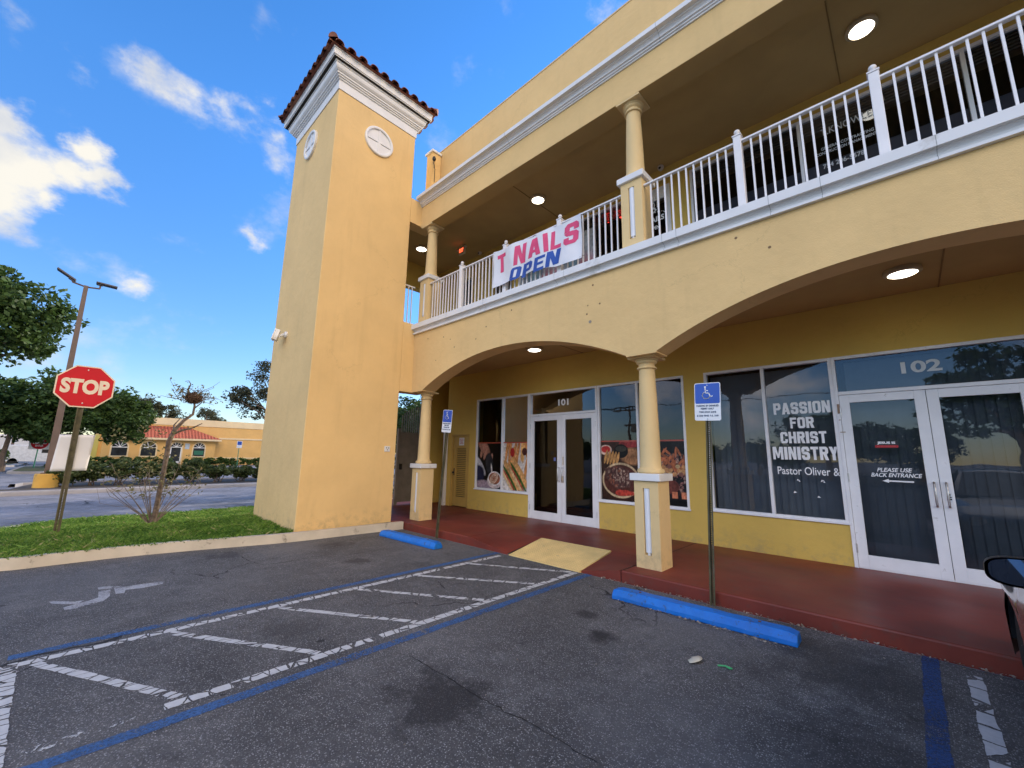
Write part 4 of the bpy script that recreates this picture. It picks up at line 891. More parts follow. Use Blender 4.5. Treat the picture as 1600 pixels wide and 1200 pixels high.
for c_, e in ((c4[0], A), (c4[1], B), (c4[2], B), (c4[3], A)):          # hip tiles, overlapping upwards
    a = Vector(c_); d = (Vector(e)-a); n = int(d.length/.28); d.normalize(); side = d.cross(Vector((0, 0, 1))).normalized(); up = side.cross(d)
    for k in range(-0, n):
        p0 = a+d*(k*.28+.0)+up*.075; p1 = p0+d*.34-up*.03; nn = len(mb.v)
        for p, rr in ((p0, .10), (p1, .08)):
            for q in range(9): an = math.pi*q/8; mb.v.append(tuple(p+side*rr*math.cos(an)+up*rr*math.sin(an)))
        for q in range(8): mb.f.append((nn+q, nn+q+1, nn+10+q, nn+9+q))
        mb.f.append(tuple(nn+q for q in range(9)))
p0 = Vector(A)+Vector((0, 0, .08)); mb.tube([p0, Vector(B)+Vector((0, 0, .08))], .09, 10)
mb.build('hip_tiles', M_tile, roof)
# round blind windows: white ring with recessed quarters
def medallion(cx, cz, axis, plane, r=.35):
    mb = MB()
    ring_p = [(r*.84, 0), (r*.84, -.045), (r*.88, -.055), (r*.96, -.055), (r, -.045), (r, 0)]
    inner = [(0, -.012), (r*.845, -.012), (r*.845, 0), (0, 0)]
    pos = (cx, plane, cz) if axis == 'y' else (plane, cx, cz)
    sg = 1 if axis == 'y' else -1
    def lat(pf):
        n = len(mb.v); k = len(pf); seg = 48
        for i in range(seg):
            a = 2*math.pi*i/seg
            for rr, h in pf:
                mb.v.append((pos[0]+rr*math.cos(a), pos[1]+h, pos[2]+rr*math.sin(a)) if axis == 'y' else (pos[0]-h, pos[1]+rr*math.cos(a), pos[2]+rr*math.sin(a)))
        for i in range(seg):
            j = (i+1) % seg
            for q in range(k-1): mb.f.append((n+i*k+q, n+j*k+q, n+j*k+q+1, n+i*k+q+1))
    lat(ring_p); lat(inner)
    o = tp(mb, 'round_panel', M_white, smooth=True)
    mb = MB(); w = .028; d = -.028
    def bx(a0, a1, z0, z1, h0, h1):
        if axis == 'y': mb.box(cx+a0, cx+a1, plane+h1, plane+h0, cz+z0, cz+z1)
        else: mb.box(plane-h0, plane-h1, cx+a0, cx+a1, cz+z0, cz+z1)
    bx(-w, w, -r*.85, r*.85, -.0125, d); bx(-r*.85, -w, -w, w, -.0125, d+.001); bx(w, r*.85, -w, w, -.0125, d+.001)
    mb.build('cross_bar', M_white, o)
    mb = MB(); g = .010
    for sa in (-1, 1): bx(min(sa*.06, sa*r*.8), max(sa*.06, sa*r*.8), -w-g, -w, -.0124, -.0126-.0008)
    mb.build('bar_shadow', M_slot_shade, o)  # dark strips under the cross bars, their shadow painted in
medallion(4.09, 8.98, 'x', TX1, .36); medallion(-9.89, 9.06, 'y', TY0, .36)
# ================================================================== RAILINGS
def railing(x0, x1, posts, label, y=5.50, skip=()):
    r = thing('balcony_railing', label, 'railing', ((x0+x1)/2, y, 4.72), 'white balcony railings along the upper floor')
    z0, z1 = 4.735, 5.70
    mb = MB(); mb.box(x0, x1, y-.03, y+.03, z1, z1+.028); mb.build('top_rail', M_rail, r, bevel=.006)
    mb = MB(); mb.box(x0, x1, y-.018, y+.018, z0+.0, z0+.03); mb.build('bottom_rail', M_rail, r)
    edges = [x0]+[p for p in posts]+[x1]
    for p in posts:
        mb = MB(); w = .046; mb.box(p-w, p+w, y-w, y+w, 4.722, 5.79); o = mb.build('post', M_rail, r, bevel=.006)
        mb = MB(); mb.box(p-w-.008, p+w+.008, y-w-.008, y+w+.008, 5.791, 5.808)
        mb.lathe([(0, 0), (.028, 0), (.024, .016), (.016, .02), (.02, .03), (.034, .045), (.038, .062), (.032, .08), (.018, .092), (0, .095)], (p, y, 5.808), 16)
        mb.build('finial', M_rail, o, smooth=True)
    # balusters between posts
    first = None
    for a, b_ in zip(edges[:-1], edges[1:]):
        a2 = a+(.046 if a in posts else 0); b2 = b_-(.046 if b_ in posts else 0); n = max(1, round((b2-a2)/.104)-1); sp = (b2-a2)/(n+1)
        for k in range(n):
            x = a2+sp*(k+1)
            if first is None:
                mb = MB(); h_ = .0105; mb.box(-h_, h_, -h_, h_, 0, z1-z0-.031); first = mb.build('baluster', M_rail, r, loc=(x, y, z0+.0305))
            else:
                c = first.copy(); COL.objects.link(c); c.location = Vector((x, y, z0+.0305))-ORG[r]
    return r
railing(-2.52, 2.92, [-1.21, .15, 1.52], 'white railing above the right arch, right of the upper column')
railing(-8.04, -2.88, [-6.86, -5.48, -4.12], 'white railing above the left arch with a nail salon banner tied on it')
r = thing('side_railing', 'short white railing between the tower and the upper corner column', 'railing', (-8.6, 5.25, 4.72), 'white balcony railings along the upper floor')
mb = MB(); mb.box(-8.64, -8.60, 5.07, 5.42, 5.72, 5.75); mb.build('top_rail', M_rail, r); mb = MB(); mb.box(-8.635, -8.605, 5.07, 5.42, 4.76, 4.79); mb.build('bottom_rail', M_rail, r)
for k in range(3):
    mb = MB(); yy = 5.14+k*.10; mb.box(-8.63, -8.61, yy-.01, yy+.01, 4.79, 5.72); mb.build('baluster', M_rail, r)

# ================================================================== LIGHTS, SIGNS, SMALL THINGS ON THE BUILDING
def ceiling_light(x, y, z, label):
    t_ = thing('ceiling_light', label, 'ceiling light', (x, y, z), 'round lit ceiling lights')
    mb = MB(); mb.lathe([(0, 0), (.180, 0), (.185, -.02), (.185, -.045), (.160, -.06), (.142, -.06), (.142, -.05), (0, -.05)], (x, y, z), 36); mb.build('rim', M_ceil2, t_, smooth=True)
    mb = MB(); mb.lathe([(0, -.078), (.08, -.076), (.12, -.068), (.142, -.055), (.142, -.0505), (0, -.0505)], (x, y, z), 36); mb.build('diffuser', M_lamp, t_, smooth=True)
    return t_
M_ceil2 = simple('tan_lamp_rim', (.52, .40, .22), .5)
ceiling_light(.17, 6.80, 3.958, 'lit round light under the right arch, in front of door 102')
ceiling_light(-5.75, 6.72, 3.958, 'lit round light under the left arch, in front of door 101')
ceiling_light(.14, 6.86, 7.648, 'lit round light in the balcony ceiling at the upper right')
ceiling_light(-5.77, 6.83, 7.648, 'lit round light in the balcony ceiling above the nail banner')
ceiling_light(-9.86, 6.34, 7.648, 'lit round light beyond the upper corner column, beside the tower')

ex = thing('exit_sign', 'small emergency exit box with a red sign and lamps under the balcony ceiling', 'exit sign', (-8.85, 7.0, 7.65))
mb = MB(); mb.box(-8.98, -8.72, 7.04, 7.10, 7.36, 7.58); mb.box(-8.87, -8.83, 7.05, 7.09, 7.58, 7.65); mb.build('case', simple('cream_plastic', (.62, .50, .32), .5), ex, bevel=.006)
mb = MB(); mb.box(-8.955, -8.745, 7.035, 7.0395, 7.40, 7.56); mb.build('panel', simple('exit_panel', (.55, .30, .16), .5), ex)
text_obj('EXIT', 'letter', emit('exit_red', (1, .10, .03), 1.2), ex, -8.85, 7.48, .18, .11, 7.032, bold=.04)
for x in (-9.03, -8.67):
    mb = MB(); mb.lathe([(0, -.05), (.035, -.05), (.045, -.02), (.03, .02), (0, .03)], (x, 7.05, 7.54), 14, 'y'); mb.build('lamp_head', simple('cream_plastic2', (.55, .46, .3), .5), ex, smooth=True)
for x, y, z, lab in ((-8.79, 7.70, 7.62, 'small round camera on the balcony ceiling behind the left railing post'), (-3.15, 7.70, 7.58, 'small white camera on the upper wall right of the upper column')):
    t_ = thing('security_camera', lab, 'camera', (x, y, z))
    mb = MB(); mb.lathe([(0, .05), (.06, .05), (.065, .02), (.05, -.02), (.02, -.05), (0, -.055)], (x, y, z), 20); mb.build('housing', simple('pale_camera', (.55, .48, .40), .4), t_, smooth=True)
    mb = MB(); mb.lathe([(0, -.012), (.026, -.012), (.026, .0), (0, 0)], (x, y-.048, z-.01), 16, 'y'); mb.build('lens', M_black, t_, smooth=True)

# neon lettering inside the upper window
nn_ = thing('neon_sign', 'glowing red neon lettering in the upper window left of the column', 'neon sign', (-4.35, YS+.2, 6.8))
M_neon = emit('red_neon', (1, .03, .02), 3.5)
def tube_text(pts, name): mb = MB(); mb.tube(pts, .016, 8); mb.build(name, M_neon, nn_, smooth=True)
yn = YS+.12
tube_text([(-4.62, yn, 7.2), (-4.46, yn, 7.2)], 'neon_tube'); tube_text([(-4.54, yn, 7.2), (-4.54, yn, 7.02)], 'neon_tube')
tube_text([(-4.32, yn, 7.08), (-4.30, yn, 7.17), (-4.25, yn, 7.17), (-4.22, yn, 7.11), (-4.18, yn, 7.19), (-4.12, yn, 7.19), (-4.11, yn, 7.10), (-4.2, yn, 7.0), (-4.32, yn, 7.08)], 'neon_tube')
tube_text([(-4.04, yn, 7.18), (-3.98, yn, 7.04), (-3.90, yn, 7.2)], 'neon_tube')
mb = MB(); mb.box(-4.68, -3.84, yn+.03, yn+.04, 6.95, 7.28); mb.build('backing', M_black, nn_)

# floodlight on the tower front
fl = thing('floodlight', 'white box floodlight on the shaded left face of the tower', 'floodlight', (-10.16, 3.05, 4.26))
mb = MB(); mb.lathe([(0, 0), (.07, 0), (.07, -.03), (.05, -.05), (0, -.05)], (-10.14, 3.06, 4.27), 20, 'y'); mb.tube([(-10.14, 3.01, 4.27), (-10.19, 2.93, 4.22), (-10.20, 2.93, 4.19)], .03, 8); mb.build('bracket', M_white, fl, smooth=True)
mb = MB(); R3 = Matrix.Translation((-10.24, 2.87, 4.24)) @ Matrix.Rotation(math.radians(-22), 4, 'Z') @ Matrix.Rotation(math.radians(-14), 4, 'X')
def tbox(mb, M_, x0, x1, y0, y1, z0, z1):
    n = len(mb.v); mb.box(x0, x1, y0, y1, z0, z1)
    for i in range(n, len(mb.v)): mb.v[i] = tuple(M_ @ Vector(mb.v[i]))
tbox(mb, R3 @ Matrix.Scale(.78, 4), -.13, .13, -.04, .07, -.16, .16); tbox(mb, R3 @ Matrix.Scale(.78, 4), -.14, -.10, -.065, -.0405, -.17, .17); tbox(mb, R3 @ Matrix.Scale(.78, 4), .10, .14, -.065, -.0405, -.17, .17); tbox(mb, R3 @ Matrix.Scale(.78, 4), -.10, .10, -.065, -.0405, .13, .17); tbox(mb, R3 @ Matrix.Scale(.78, 4), -.10, .10, -.065, -.0405, -.17, -.13)
mb.build('housing', M_white, fl)
mb = MB(); tbox(mb, R3 @ Matrix.Scale(.78, 4), -.099, .099, -.050, -.041, -.129, .129); mb.build('lens', simple('floodlight_glass', (.10, .17, .22), .15), fl)
# outlet plate on tower, right face
op = thing('outlet_plate', 'small white electrical cover plate low on the tower', 'outlet', (TX1+.01, 4.85, 1.71))
mb = MB(); mb.box(TX1+.001, TX1+.022, 4.79, 4.92, 1.65, 1.77); mb.build('plate', M_white, op, bevel=.004)
mb = MB()
for a, b_ in ((4.83, 1.73), (4.88, 1.73), (4.855, 1.69)): mb.box(TX1+.0225, TX1+.026, a-.010, a+.010, b_-.010, b_+.010)
mb.build('socket', M_black, op)
pc = thing('parapet_camera', 'black outdoor camera with a hanging cable on the little roof pier', 'camera', (-8.52, 5.68, 9.55))
mb = MB(); mb.lathe([(0, .05), (.035, .05), (.05, .01), (.05, -.03), (.03, -.06), (0, -.07)], (-8.50, 5.70, 9.50), 16); mb.build('housing', M_black, pc, smooth=True)
mb = MB(); mb.tube([(-8.50, 5.70, 9.44), (-8.52, 5.71, 9.36), (-8.47, 5.69, 9.30), (-8.50, 5.72, 9.22), (-8.53, 5.73, 9.28)], .012, 6); mb.tube([(-8.585, 5.80, 9.3), (-8.585, 5.80, 8.9)], .008, 6); mb.build('cable', M_black, pc)

# nail salon banner
def wave(x, z): 
    u = (x+5.71)/2.12
    return .022*math.sin(u*19)*math.sin(u*3.0+.5)+.018*math.sin(u*7+z*5)+.012*math.sin(u*31+z*3)*(.3+u*(1-u))
bn = thing('banner', 'white vinyl banner with pink and blue nail salon lettering tied to the balcony railing', 'banner', (-4.65, 5.4, 5.3))
M_ban = simple('banner_vinyl', (.76, .77, .80), .45, var=.04, scale=4, bmp=.01, bscale=6)
mb = MB(); nx, nz_ = 90, 30; YB = 5.375
def bz(u, v):
    top = 5.67-.035*math.sin(u*math.pi*3)**2-.02*u; bot = 4.90-.045*u+.07*math.sin(min(1, u*1.35)*math.pi)*(u < .74)-.03*math.sin(u*9)*.5
    return bot+(top-bot)*v
for j in range(nz_+1):
    for i in range(nx+1):
        u, v = i/nx, j/nz_; x = -5.71+2.12*u; z = bz(u, v); mb.v.append((x, YB+wave(x, z), z))
for j in range(nz_):
    for i in range(nx): a = j*(nx+1)+i; mb.f.append((a, a+1, a+nx+2, a+nx+1))
o = mb.build('sheet', M_ban, bn, smooth=True)
M_pink = simple('banner_pink', (.72, .060, .17), .5, var=.1); M_bblue = simple('banner_blue', (.012, .07, .36), .5, var=.1)
wp = lambda x, z: wave(x, z)
for s_, cx, cz, w_, h_, mm, sh in (('T', -5.48, 5.37, .24, .38, M_pink, 0), ('N', -4.97, 5.38, .28, .38, M_pink, .1), ('A', -4.61, 5.39, .32, .36, M_pink, 0), ('I', -4.345, 5.39, .10, .38, M_pink, -.1), ('L', -4.13, 5.38, .22, .36, M_pink, 0), ('S', -3.80, 5.37, .30, .38, M_pink, .1),
                                    ('O', -5.10, 5.03, .26, .24, M_bblue, .25), ('P', -4.80, 5.03, .25, .25, M_bblue, .25), ('E', -4.49, 5.03, .25, .26, M_bblue, .2), ('N', -4.18, 5.04, .29, .28, M_bblue, .15)):
    block_text(s_, 'letter', mm, bn, cx, cz, w_, h_, YB-.004, warp=wp, shear=sh*1.2)
mb = MB()
for x, z in ((-5.68, 5.64), (-3.62, 5.62), (-4.65, 5.63), (-3.62, 4.87)): mb.tube([(x, 5.37, z), (x+.01, 5.44, z+.05), (x+.02, 5.49, z+.07)], .004, 5)
mb.build('tie_cord', M_black, bn)
# pink nail poster in the window behind
def raster(fn, nx, nz): 
    u, v = np.meshgrid(np.linspace(0, 1, nx), np.linspace(0, 1, nz)); return fn(u, v)
def vnoise(u, v, f, seed=0):
    r0 = np.random.default_rng(seed); n = int(f)+3; g = r0.random((n, n)); x = u*f; y = v*f; xi = np.floor(x).astype(int); yi = np.floor(y).astype(int); fx = x-xi; fy = y-yi
    fx = fx*fx*(3-2*fx); fy = fy*fy*(3-2*fy)
    return (g[yi, xi]*(1-fx)+g[yi, xi+1]*fx)*(1-fy)+(g[yi+1, xi]*(1-fx)+g[yi+1, xi+1]*fx)*fy
def fbm(u, v, f, seed=0): return sum(vnoise(u, v, f*2**k, seed+k)*.5**(k+1) for k in range(4))
def srgb(c): c = np.array(c)/255.; return np.where(c <= .04045, c/12.92, ((c+.055)/1.055)**2.4)
M_print, t, b = newmat('glossy_print'); a = t.nodes.new('ShaderNodeAttribute'); a.attribute_name = 'Col'; nn2 = tex(t, 'noise', 180, 2)
t.links.new(mixc(t, .08, a.outputs['Color'], nn2.outputs['Color'], 'OVERLAY'), b.inputs['Base Color']); b.inputs['Roughness'].default_value = .3; b.inputs['Specular IOR Level'].default_value = .2
def poster(name, parent, x0, x1, z0, z1, y, fn, nx=110):
    nx = int(nx*1.5); nz = max(8, int(nx*(z1-z0)/(x1-x0))); C = raster(fn, nx, nz)
    uu, vv = np.meshgrid(np.linspace(0, 1, nx), np.linspace(0, 1, nz)); C = C*(.40+1.1*fbm(uu, vv, 30, 77))[..., None]*(.6+.7*fbm(uu, vv, 5, 78))[..., None]; C = C*.9+.1*C.mean(-1, keepdims=True)
    me = bpy.data.meshes.new(name); xs, zs = np.meshgrid(np.linspace(x0, x1, nx), np.linspace(z0, z1, nz)); V = np.stack([xs, np.full_like(xs, y), zs], -1).reshape(-1, 3)
    idx = np.arange(nx*nz).reshape(nz, nx); F = np.stack([idx[:-1, :-1], idx[:-1, 1:], idx[1:, 1:], idx[1:, :-1]], -1).reshape(-1, 4)
    me.from_pydata(V.tolist(), [], F.tolist()); at = me.color_attributes.new('Col', 'FLOAT_COLOR', 'POINT')
    cc = np.ones((nx*nz, 4), np.float32); cc[:, :3] = np.clip(C.reshape(-1, 3), 0, 1); at.data.foreach_set('color', cc.reshape(-1))
    return finish(me, name, M_print, parent)
def lay(C, mask, col): m_ = np.clip(mask, 0, 1)[..., None]; return C*(1-m_)+(col if isinstance(col, np.ndarray) and col.ndim == 3 else np.asarray(col))*m_
def sm(x, w=.02): return np.clip(.5-x/w, 0, 1)
def ell(u, v, cx, cy, rx, ry, rot=0):
    c_, s_ = math.cos(rot), math.sin(rot); du, dv = u-cx, v-cy; return np.sqrt(((du*c_+dv*s_)/rx)**2+((-du*s_+dv*c_)/ry)**2)
def shade(u, v, base, amt, f, seed): return np.asarray(base)*(1-amt+2*amt*fbm(u, v, f, seed))[..., None]
def wood(u, v): return shade(u, v, srgb((60, 35, 25)), .7, 5, 3)
def p_coffee(u, v):
    C = np.zeros(u.shape+(3,))+srgb((10, 9, 12)); C = lay(C, sm(ell(u, v, .25, .93, .30, .13, -.6)-1, .3), shade(u, v, srgb((190, 130, 105)), .5, 6, 1))
    for k in range(4): C = lay(C, sm(ell(u, v, .18+.13*k, .80-.05*k, .055, .13, -.35)-1, .3), shade(u, v, srgb((200, 140, 115)), .4, 9, 2+k))
    C = lay(C, sm(ell(u, v, .12, .50, .30, .09, -.75)-1, .25), srgb((205, 205, 215))); C = lay(C, sm(ell(u, v, .02, .28, .28, .22, .2)-1, .2), srgb((25, 35, 75)))
    C = lay(C, sm(ell(u, v, .50, .55, .15, .24, .15)-1, .15), shade(u, v, srgb((50, 52, 60)), .8, 5, 9)); C = lay(C, sm(ell(u, v, .60, .42, .025, .13, .2)-1, .4), srgb((235, 228, 220)))
    C = lay(C, sm(ell(u, v, .25, .05, .35, .12)-1, .3), srgb((170, 150, 165)))
    C = lay(C, sm(ell(u, v, .73, .17, .30, .17)-1, .07), srgb((225, 205, 200))); C = lay(C, sm(ell(u, v, .72, .22, .26, .155)-1, .06), srgb((240, 235, 232))); C = lay(C, sm(ell(u, v, .72, .22, .22, .13)-1, .08), shade(u, v, srgb((165, 95, 60)), .3, 6, 5))
    for k in range(3): C = lay(C, sm(np.abs(ell(u, v, .70, .22, .06+.05*k, .03+.03*k, .5)-1)-.12, .2), srgb((235, 205, 175)))
    return C
def p_sand(u, v):
    C = shade(u, v, srgb((225, 215, 205)), .25, 4, 7)
    for k in range(16):
        rr = random.Random(k); cx, cy = rr.uniform(.05, .95), rr.uniform(.45, .98); rot = rr.uniform(.9, 1.5); C = lay(C, sm(ell(u, v, cx, cy, .05, .28, -rot+1.1)-1, .15), shade(u, v, srgb(rr.choice([(225, 150, 75), (235, 175, 95), (205, 120, 60)])), .3, 10, k))
    C = lay(C, sm(ell(u, v, .38, .80, .09, .10)-1, .2), srgb((190, 35, 30))); C = lay(C, sm(ell(u, v, .86, .82, .10, .08)-1, .2), srgb((90, 50, 45)))
    for cx, cy, rot in ((.30, .22, -.75), (.62, .28, -.75)):
        C = lay(C, sm(ell(u, v, cx+.06, cy+.09, .46, .10, rot)-1, .08), shade(u, v, srgb((232, 170, 95)), .35, 14, 3)); 
        C = lay(C, sm(ell(u, v, cx, cy+.01, .44, .05, rot)-1, .2), shade(u, v, srgb((70, 105, 45)), .8, 22, 6)); C = lay(C, sm(ell(u, v, cx-.04, cy-.03, .38, .035, rot)-1, .3), shade(u, v, srgb((200, 85, 55)), .6, 25, 8)); C = lay(C, sm(ell(u, v, cx-.08, cy-.07, .42, .04, rot)-1, .2), shade(u, v, srgb((238, 200, 140)), .3, 12, 4))
    return C
def p_steak(u, v):
    C = wood(u, v); C = lay(C, sm(ell(u, v, .80, .97, .30, .07)-1, .1), shade(u, v, srgb((165, 45, 45)), .6, 25, 9))
    C = lay(C, sm(ell(u, v, .85, .75, .3, .14)-1, .3), shade(u, v, srgb((190, 130, 80)), .6, 8, 11))
    C = lay(C, sm(ell(u, v, .13, .86, .17, .09)-1, .12), srgb((225, 190, 170))); C = lay(C, sm(ell(u, v, .13, .87, .13, .06)-1, .15), srgb((205, 35, 30)))
    C = lay(C, sm(ell(u, v, .55, .84, .19, .12)-1, .08), srgb((22, 18, 18))); C = lay(C, sm(ell(u, v, .55, .88, .15, .05)-1, .1), srgb((60, 55, 45)))
    for k in range(5): C = lay(C, sm(ell(u, v, .13+.08*k, .74-.01*k, .035, .13, -.4)-1, .2), shade(u, v, srgb((215, 155, 80)), .4, 10, 12+k))
    C = lay(C, sm(ell(u, v, .52, .34, .50, .30)-1, .04), srgb((215, 185, 140))); C = lay(C, sm(ell(u, v, .52, .34, .46, .265)-1, .05), srgb((90, 45, 35)))
    n = fbm(u, v, 7, 21); n3 = fbm(u, v, 26, 22); r0 = ell(u, v, .48, .40, .36, .18, -.15)+(n-.5)*.7
    C = lay(C, sm(r0-1, .1), (srgb((105, 68, 62))*(.2+1.5*n3)[..., None])); C = lay(C, sm(r0-.85, .2)*(n3 > .55), shade(u, v, srgb((175, 145, 125)), .4, 20, 23)); C = lay(C, sm(r0-1.0, .2)*np.clip((fbm(u, v, 12, 30)-.62)*8, 0, .6), srgb((165, 90, 60)))
    C = lay(C, sm(ell(u, v, .62, .13, .22, .055)+(n-.5)*.9-1, .2), shade(u, v, srgb((205, 60, 40)), .6, 18, 24)); return C
def p_grill(u, v):
    n = fbm(u, v, 9, 31); n3 = fbm(u, v, 24, 32); C = shade(u, v, srgb((35, 32, 36)), .6, 6, 33)
    C = lay(C, sm(np.abs(v-.48)-.28, .1)*(n3 > .45), shade(u, v, srgb((135, 85, 80)), .8, 22, 34)); C = lay(C, sm(np.abs(v-.50)-.26, .1)*(n3 > .62), srgb((190, 155, 130)))
    for k in range(26):
        rr = random.Random(k+50); C = lay(C, sm(ell(u, v, rr.uniform(.5, .98), rr.uniform(.5, .86), .022, .085, rr.uniform(-1.2, 1.2))-1, .3), shade(u, v, srgb((190, 105, 60)), .5, 9, k))
    for k in range(22):
        rr = random.Random(k+90); C = lay(C, sm(ell(u, v, rr.uniform(.45, .98), rr.uniform(.45, .62), .05, .03)-1, .3), srgb(rr.choice([(205, 175, 120), (150, 95, 80), (210, 150, 90)])))
    C = lay(C, sm(ell(u, v, .64, .29, .20, .11)-1, .1), shade(u, v, srgb((120, 60, 50)), .5, 8, 35))
    for cx in (.30, .52, .74, .94): C = lay(C, sm(np.maximum(np.abs(u-cx)/.06, np.abs(v-.16)/.05)-1, .1), shade(u, v, srgb((225, 130, 85)), .5, 16, 36))
    C = lay(C, sm(v-.09, .03), srgb((14, 13, 14))); return C
PY = YS-.012+.047
for par, x0, x1, fn in ((w101a, -8.77, -7.815, p_coffee), (w101a, -7.765, -6.895, p_sand), (w101b, -4.805, -3.955, p_steak), (w101b, -3.905, -3.02, p_grill)):
    poster('food_print', par, x0, x1, .74, 1.925, PY, fn)
    mb = MB(); mb.box(x0, x1, PY-.001, PY+.0005, 1.927, 1.955); mb.build('red_edge_strip', simple('print_edge_red', (.42, .06, .035), .4), par)
def p_nail(u, v):
    C = shade(u, v, srgb((170, 175, 185)), .3, 3, 41); C = lay(C, sm(ell(u, v, .5, .25, .6, .3, .4)-1, .5), shade(u, v, srgb((205, 130, 140)), .4, 4, 42)); C = lay(C, sm(ell(u, v, .3, .7, .3, .2, -.5)-1, .3), srgb((120, 150, 165))); return C
poster('nail_print', w2l, -7.2, -5.88, 5.35, 7.0, GY-.012, p_nail, 50); poster('nail_print', w2l, -5.82, -4.89, 5.35, 7.0, GY-.012, p_nail, 40)

# ================================================================== WHEEL STOPS, TACTILE PAD
M_wsb, t, b = newmat('blue_wheel_stop_paint')
n1 = tex(t, 'noise', 5, 6, rough=.7); n2_ = tex(t, 'noise', 13, 6, rough=.8)
c = ramp(t, n1.outputs['Fac'], [(.3, (.002, .13, .52)), (.7, (.004, .19, .68))]); c = mixc(t, ramp(t, n2_.outputs['Fac'], [(.57, (0, 0, 0)), (.63, (.9, .9, .9))]), c, (.05, .07, .10)); n5 = tex(t, 'noise', 2.2, 5, rough=.7); c = mixc(t, ramp(t, n5.outputs['Fac'], [(.5, (0, 0, 0)), (.75, (.45, .45, .45))]), c, (.03, .15, .36)); n6 = tex(t, 'noise', 20, 6, rough=.8); c = mixc(t, ramp(t, n6.outputs['Fac'], [(.66, (0, 0, 0)), (.69, (1, 1, 1))]), c, (.34, .33, .31))
t.links.new(c, b.inputs['Base Color']); b.inputs['Roughness'].default_value = .55; bump(t, b, n2_.outputs['Fac'], .006, .5)
def wheel_stop(x0, x1, y, rz, label):
    L_ = x1-x0; c_ = ((x0+x1)/2, y, 0)
    t_ = thing('wheel_stop', label, 'wheel stop', c_, 'blue concrete wheel stops', rz=rz)
    mb = MB(); P = [(-.095, .003), (-.095, .045), (-.062, .115), (.062, .115), (.095, .045), (.095, .003)]
    n = 24; 
    for i in range(n+1):
        x = -L_/2+L_*i/n; e = .02 if i in (0, n) else 0
        for k, (yy, z) in enumerate(P): mb.v.append((x, yy+.003*math.sin(x*23+k), z-e*(k in (2, 3))+.002*math.sin(x*17+k*2)))
    for i in range(n):
        for k in range(6): k2 = (k+1) % 6; mb.f.append((i*6+k, i*6+k2, (i+1)*6+k2, (i+1)*6+k))
    mb.f.append(tuple(range(6))); mb.f.append(tuple(n*6+k for k in range(6)))
    mb.build('block', M_wsb, t_, bevel=.008)
    mb = MB()
    for s_ in (-1, 1): mb.lathe([(0, 0), (.014, 0), (.014, .006), (0, .008)], (s_*L_*.33, 0, .115), 10)
    mb.build('anchor_pin', simple('rusty_pin', (.12, .07, .05), .8), t_)
    return t_
wheel_stop(-2.66, -.88, 4.62, math.radians(1.5), 'blue wheel stop in front of the right-hand disabled parking sign')
wheel_stop(-7.78, -6.05, 4.54, math.radians(2), 'blue wheel stop beside the tower kerb, in front of the left-hand disabled parking sign')
tp_ = thing('tactile_pad', 'pale yellow ramped tactile mat set in the red walkway before door 101', 'tactile mat', (-4.3, 5.6, .14))
M_pad = simple('cream_yellow_pad', (.82, .60, .24), .75, var=.1, scale=4, dirt=(11, .64, (.30, .25, .15)))
mb = MB(); q = [(-5.0, 5.16, .012), (-3.55, 5.16, .012), (-3.60, 6.07, .147), (-5.0, 6.07, .147)]
q = [(-4.93, 5.15, .010), (-3.55, 5.15, .010), (-3.59, 6.1, .149), (-5.0, 6.08, .149)]
mb.face(q); lo = [(p[0], p[1], -.01) for p in q]; mb.face(lo[::-1])
for i in range(4): mb.face([q[i], lo[i], lo[(i+1) % 4], q[(i+1) % 4]])
mb.build('mat', M_pad, tp_)
V = []
for i in range(30):
    for j in range(20):
        u, v = (i+.5)/30, (j+.5)/20; A_ = Vector(q[0]).lerp(Vector(q[1]), u); B_ = Vector(q[3]).lerp(Vector(q[2]), u); p = A_.lerp(B_, v)
        for k in range(6):
            a0, a1 = k*math.pi/3, (k+1)*math.pi/3; r1, r2 = .013, .007
            V.append([(p.x+r1*math.cos(a0), p.y+r1*math.sin(a0), p.z), (p.x+r1*math.cos(a1), p.y+r1*math.sin(a1), p.z), (p.x+r2*math.cos(a1), p.y+r2*math.sin(a1), p.z+.005), (p.x+r2*math.cos(a0), p.y+r2*math.sin(a0), p.z+.005)])
        V.append([(p.x+r2*math.cos(k*math.pi/2), p.y+r2*math.sin(k*math.pi/2), p.z+.005) for k in range(4)])
quads('studs', V, M_pad, tp_)

# ================================================================== SIGNS
M_post = simple('weathered_green_post', (.085, .075, .035), .65, var=.35, scale=12, bmp=.004, bscale=50, dirt=(7, .55, (.12, .10, .07)))
def u_post(parent, face, w, h, holes, name='post'):
    """perforated u-channel standing at the local origin; face = direction of the open side as '+x' or '-y'"""
    mb = MB(); a, b_ = .012, w/2
    def bx(p0, p1, d0, d1, z0, z1):
        if face == '+x': mb.box(-d1, -d0, p0, p1, z0, z1)
        else: mb.box(p0, p1, d0, d1, z0, z1)
    bx(-b_, -b_+.014, -.004, .0, 0, h); bx(b_-.014, b_, -.004, 0, 0, h)              # lips
    bx(-b_+.014, -b_+.018, -.004, .03, 0, h); bx(b_-.018, b_-.014, -.004, .03, 0, h)  # sides
    z = 0; st = .0254
    bx(-b_+.018, -.006, .026, .030, 0, h); bx(.006, b_-.018, .026, .030, 0, h)
    while z < h:
        if holes[0] <= z <= holes[1]: bx(-.006, .006, .0262, .0298, z, z+st*.52)
        else: bx(-.006, .006, .0262, .0298, z, min(h, z+st))
        z += st
    return mb.build(name, M_post, parent, loc=ORG[parent])
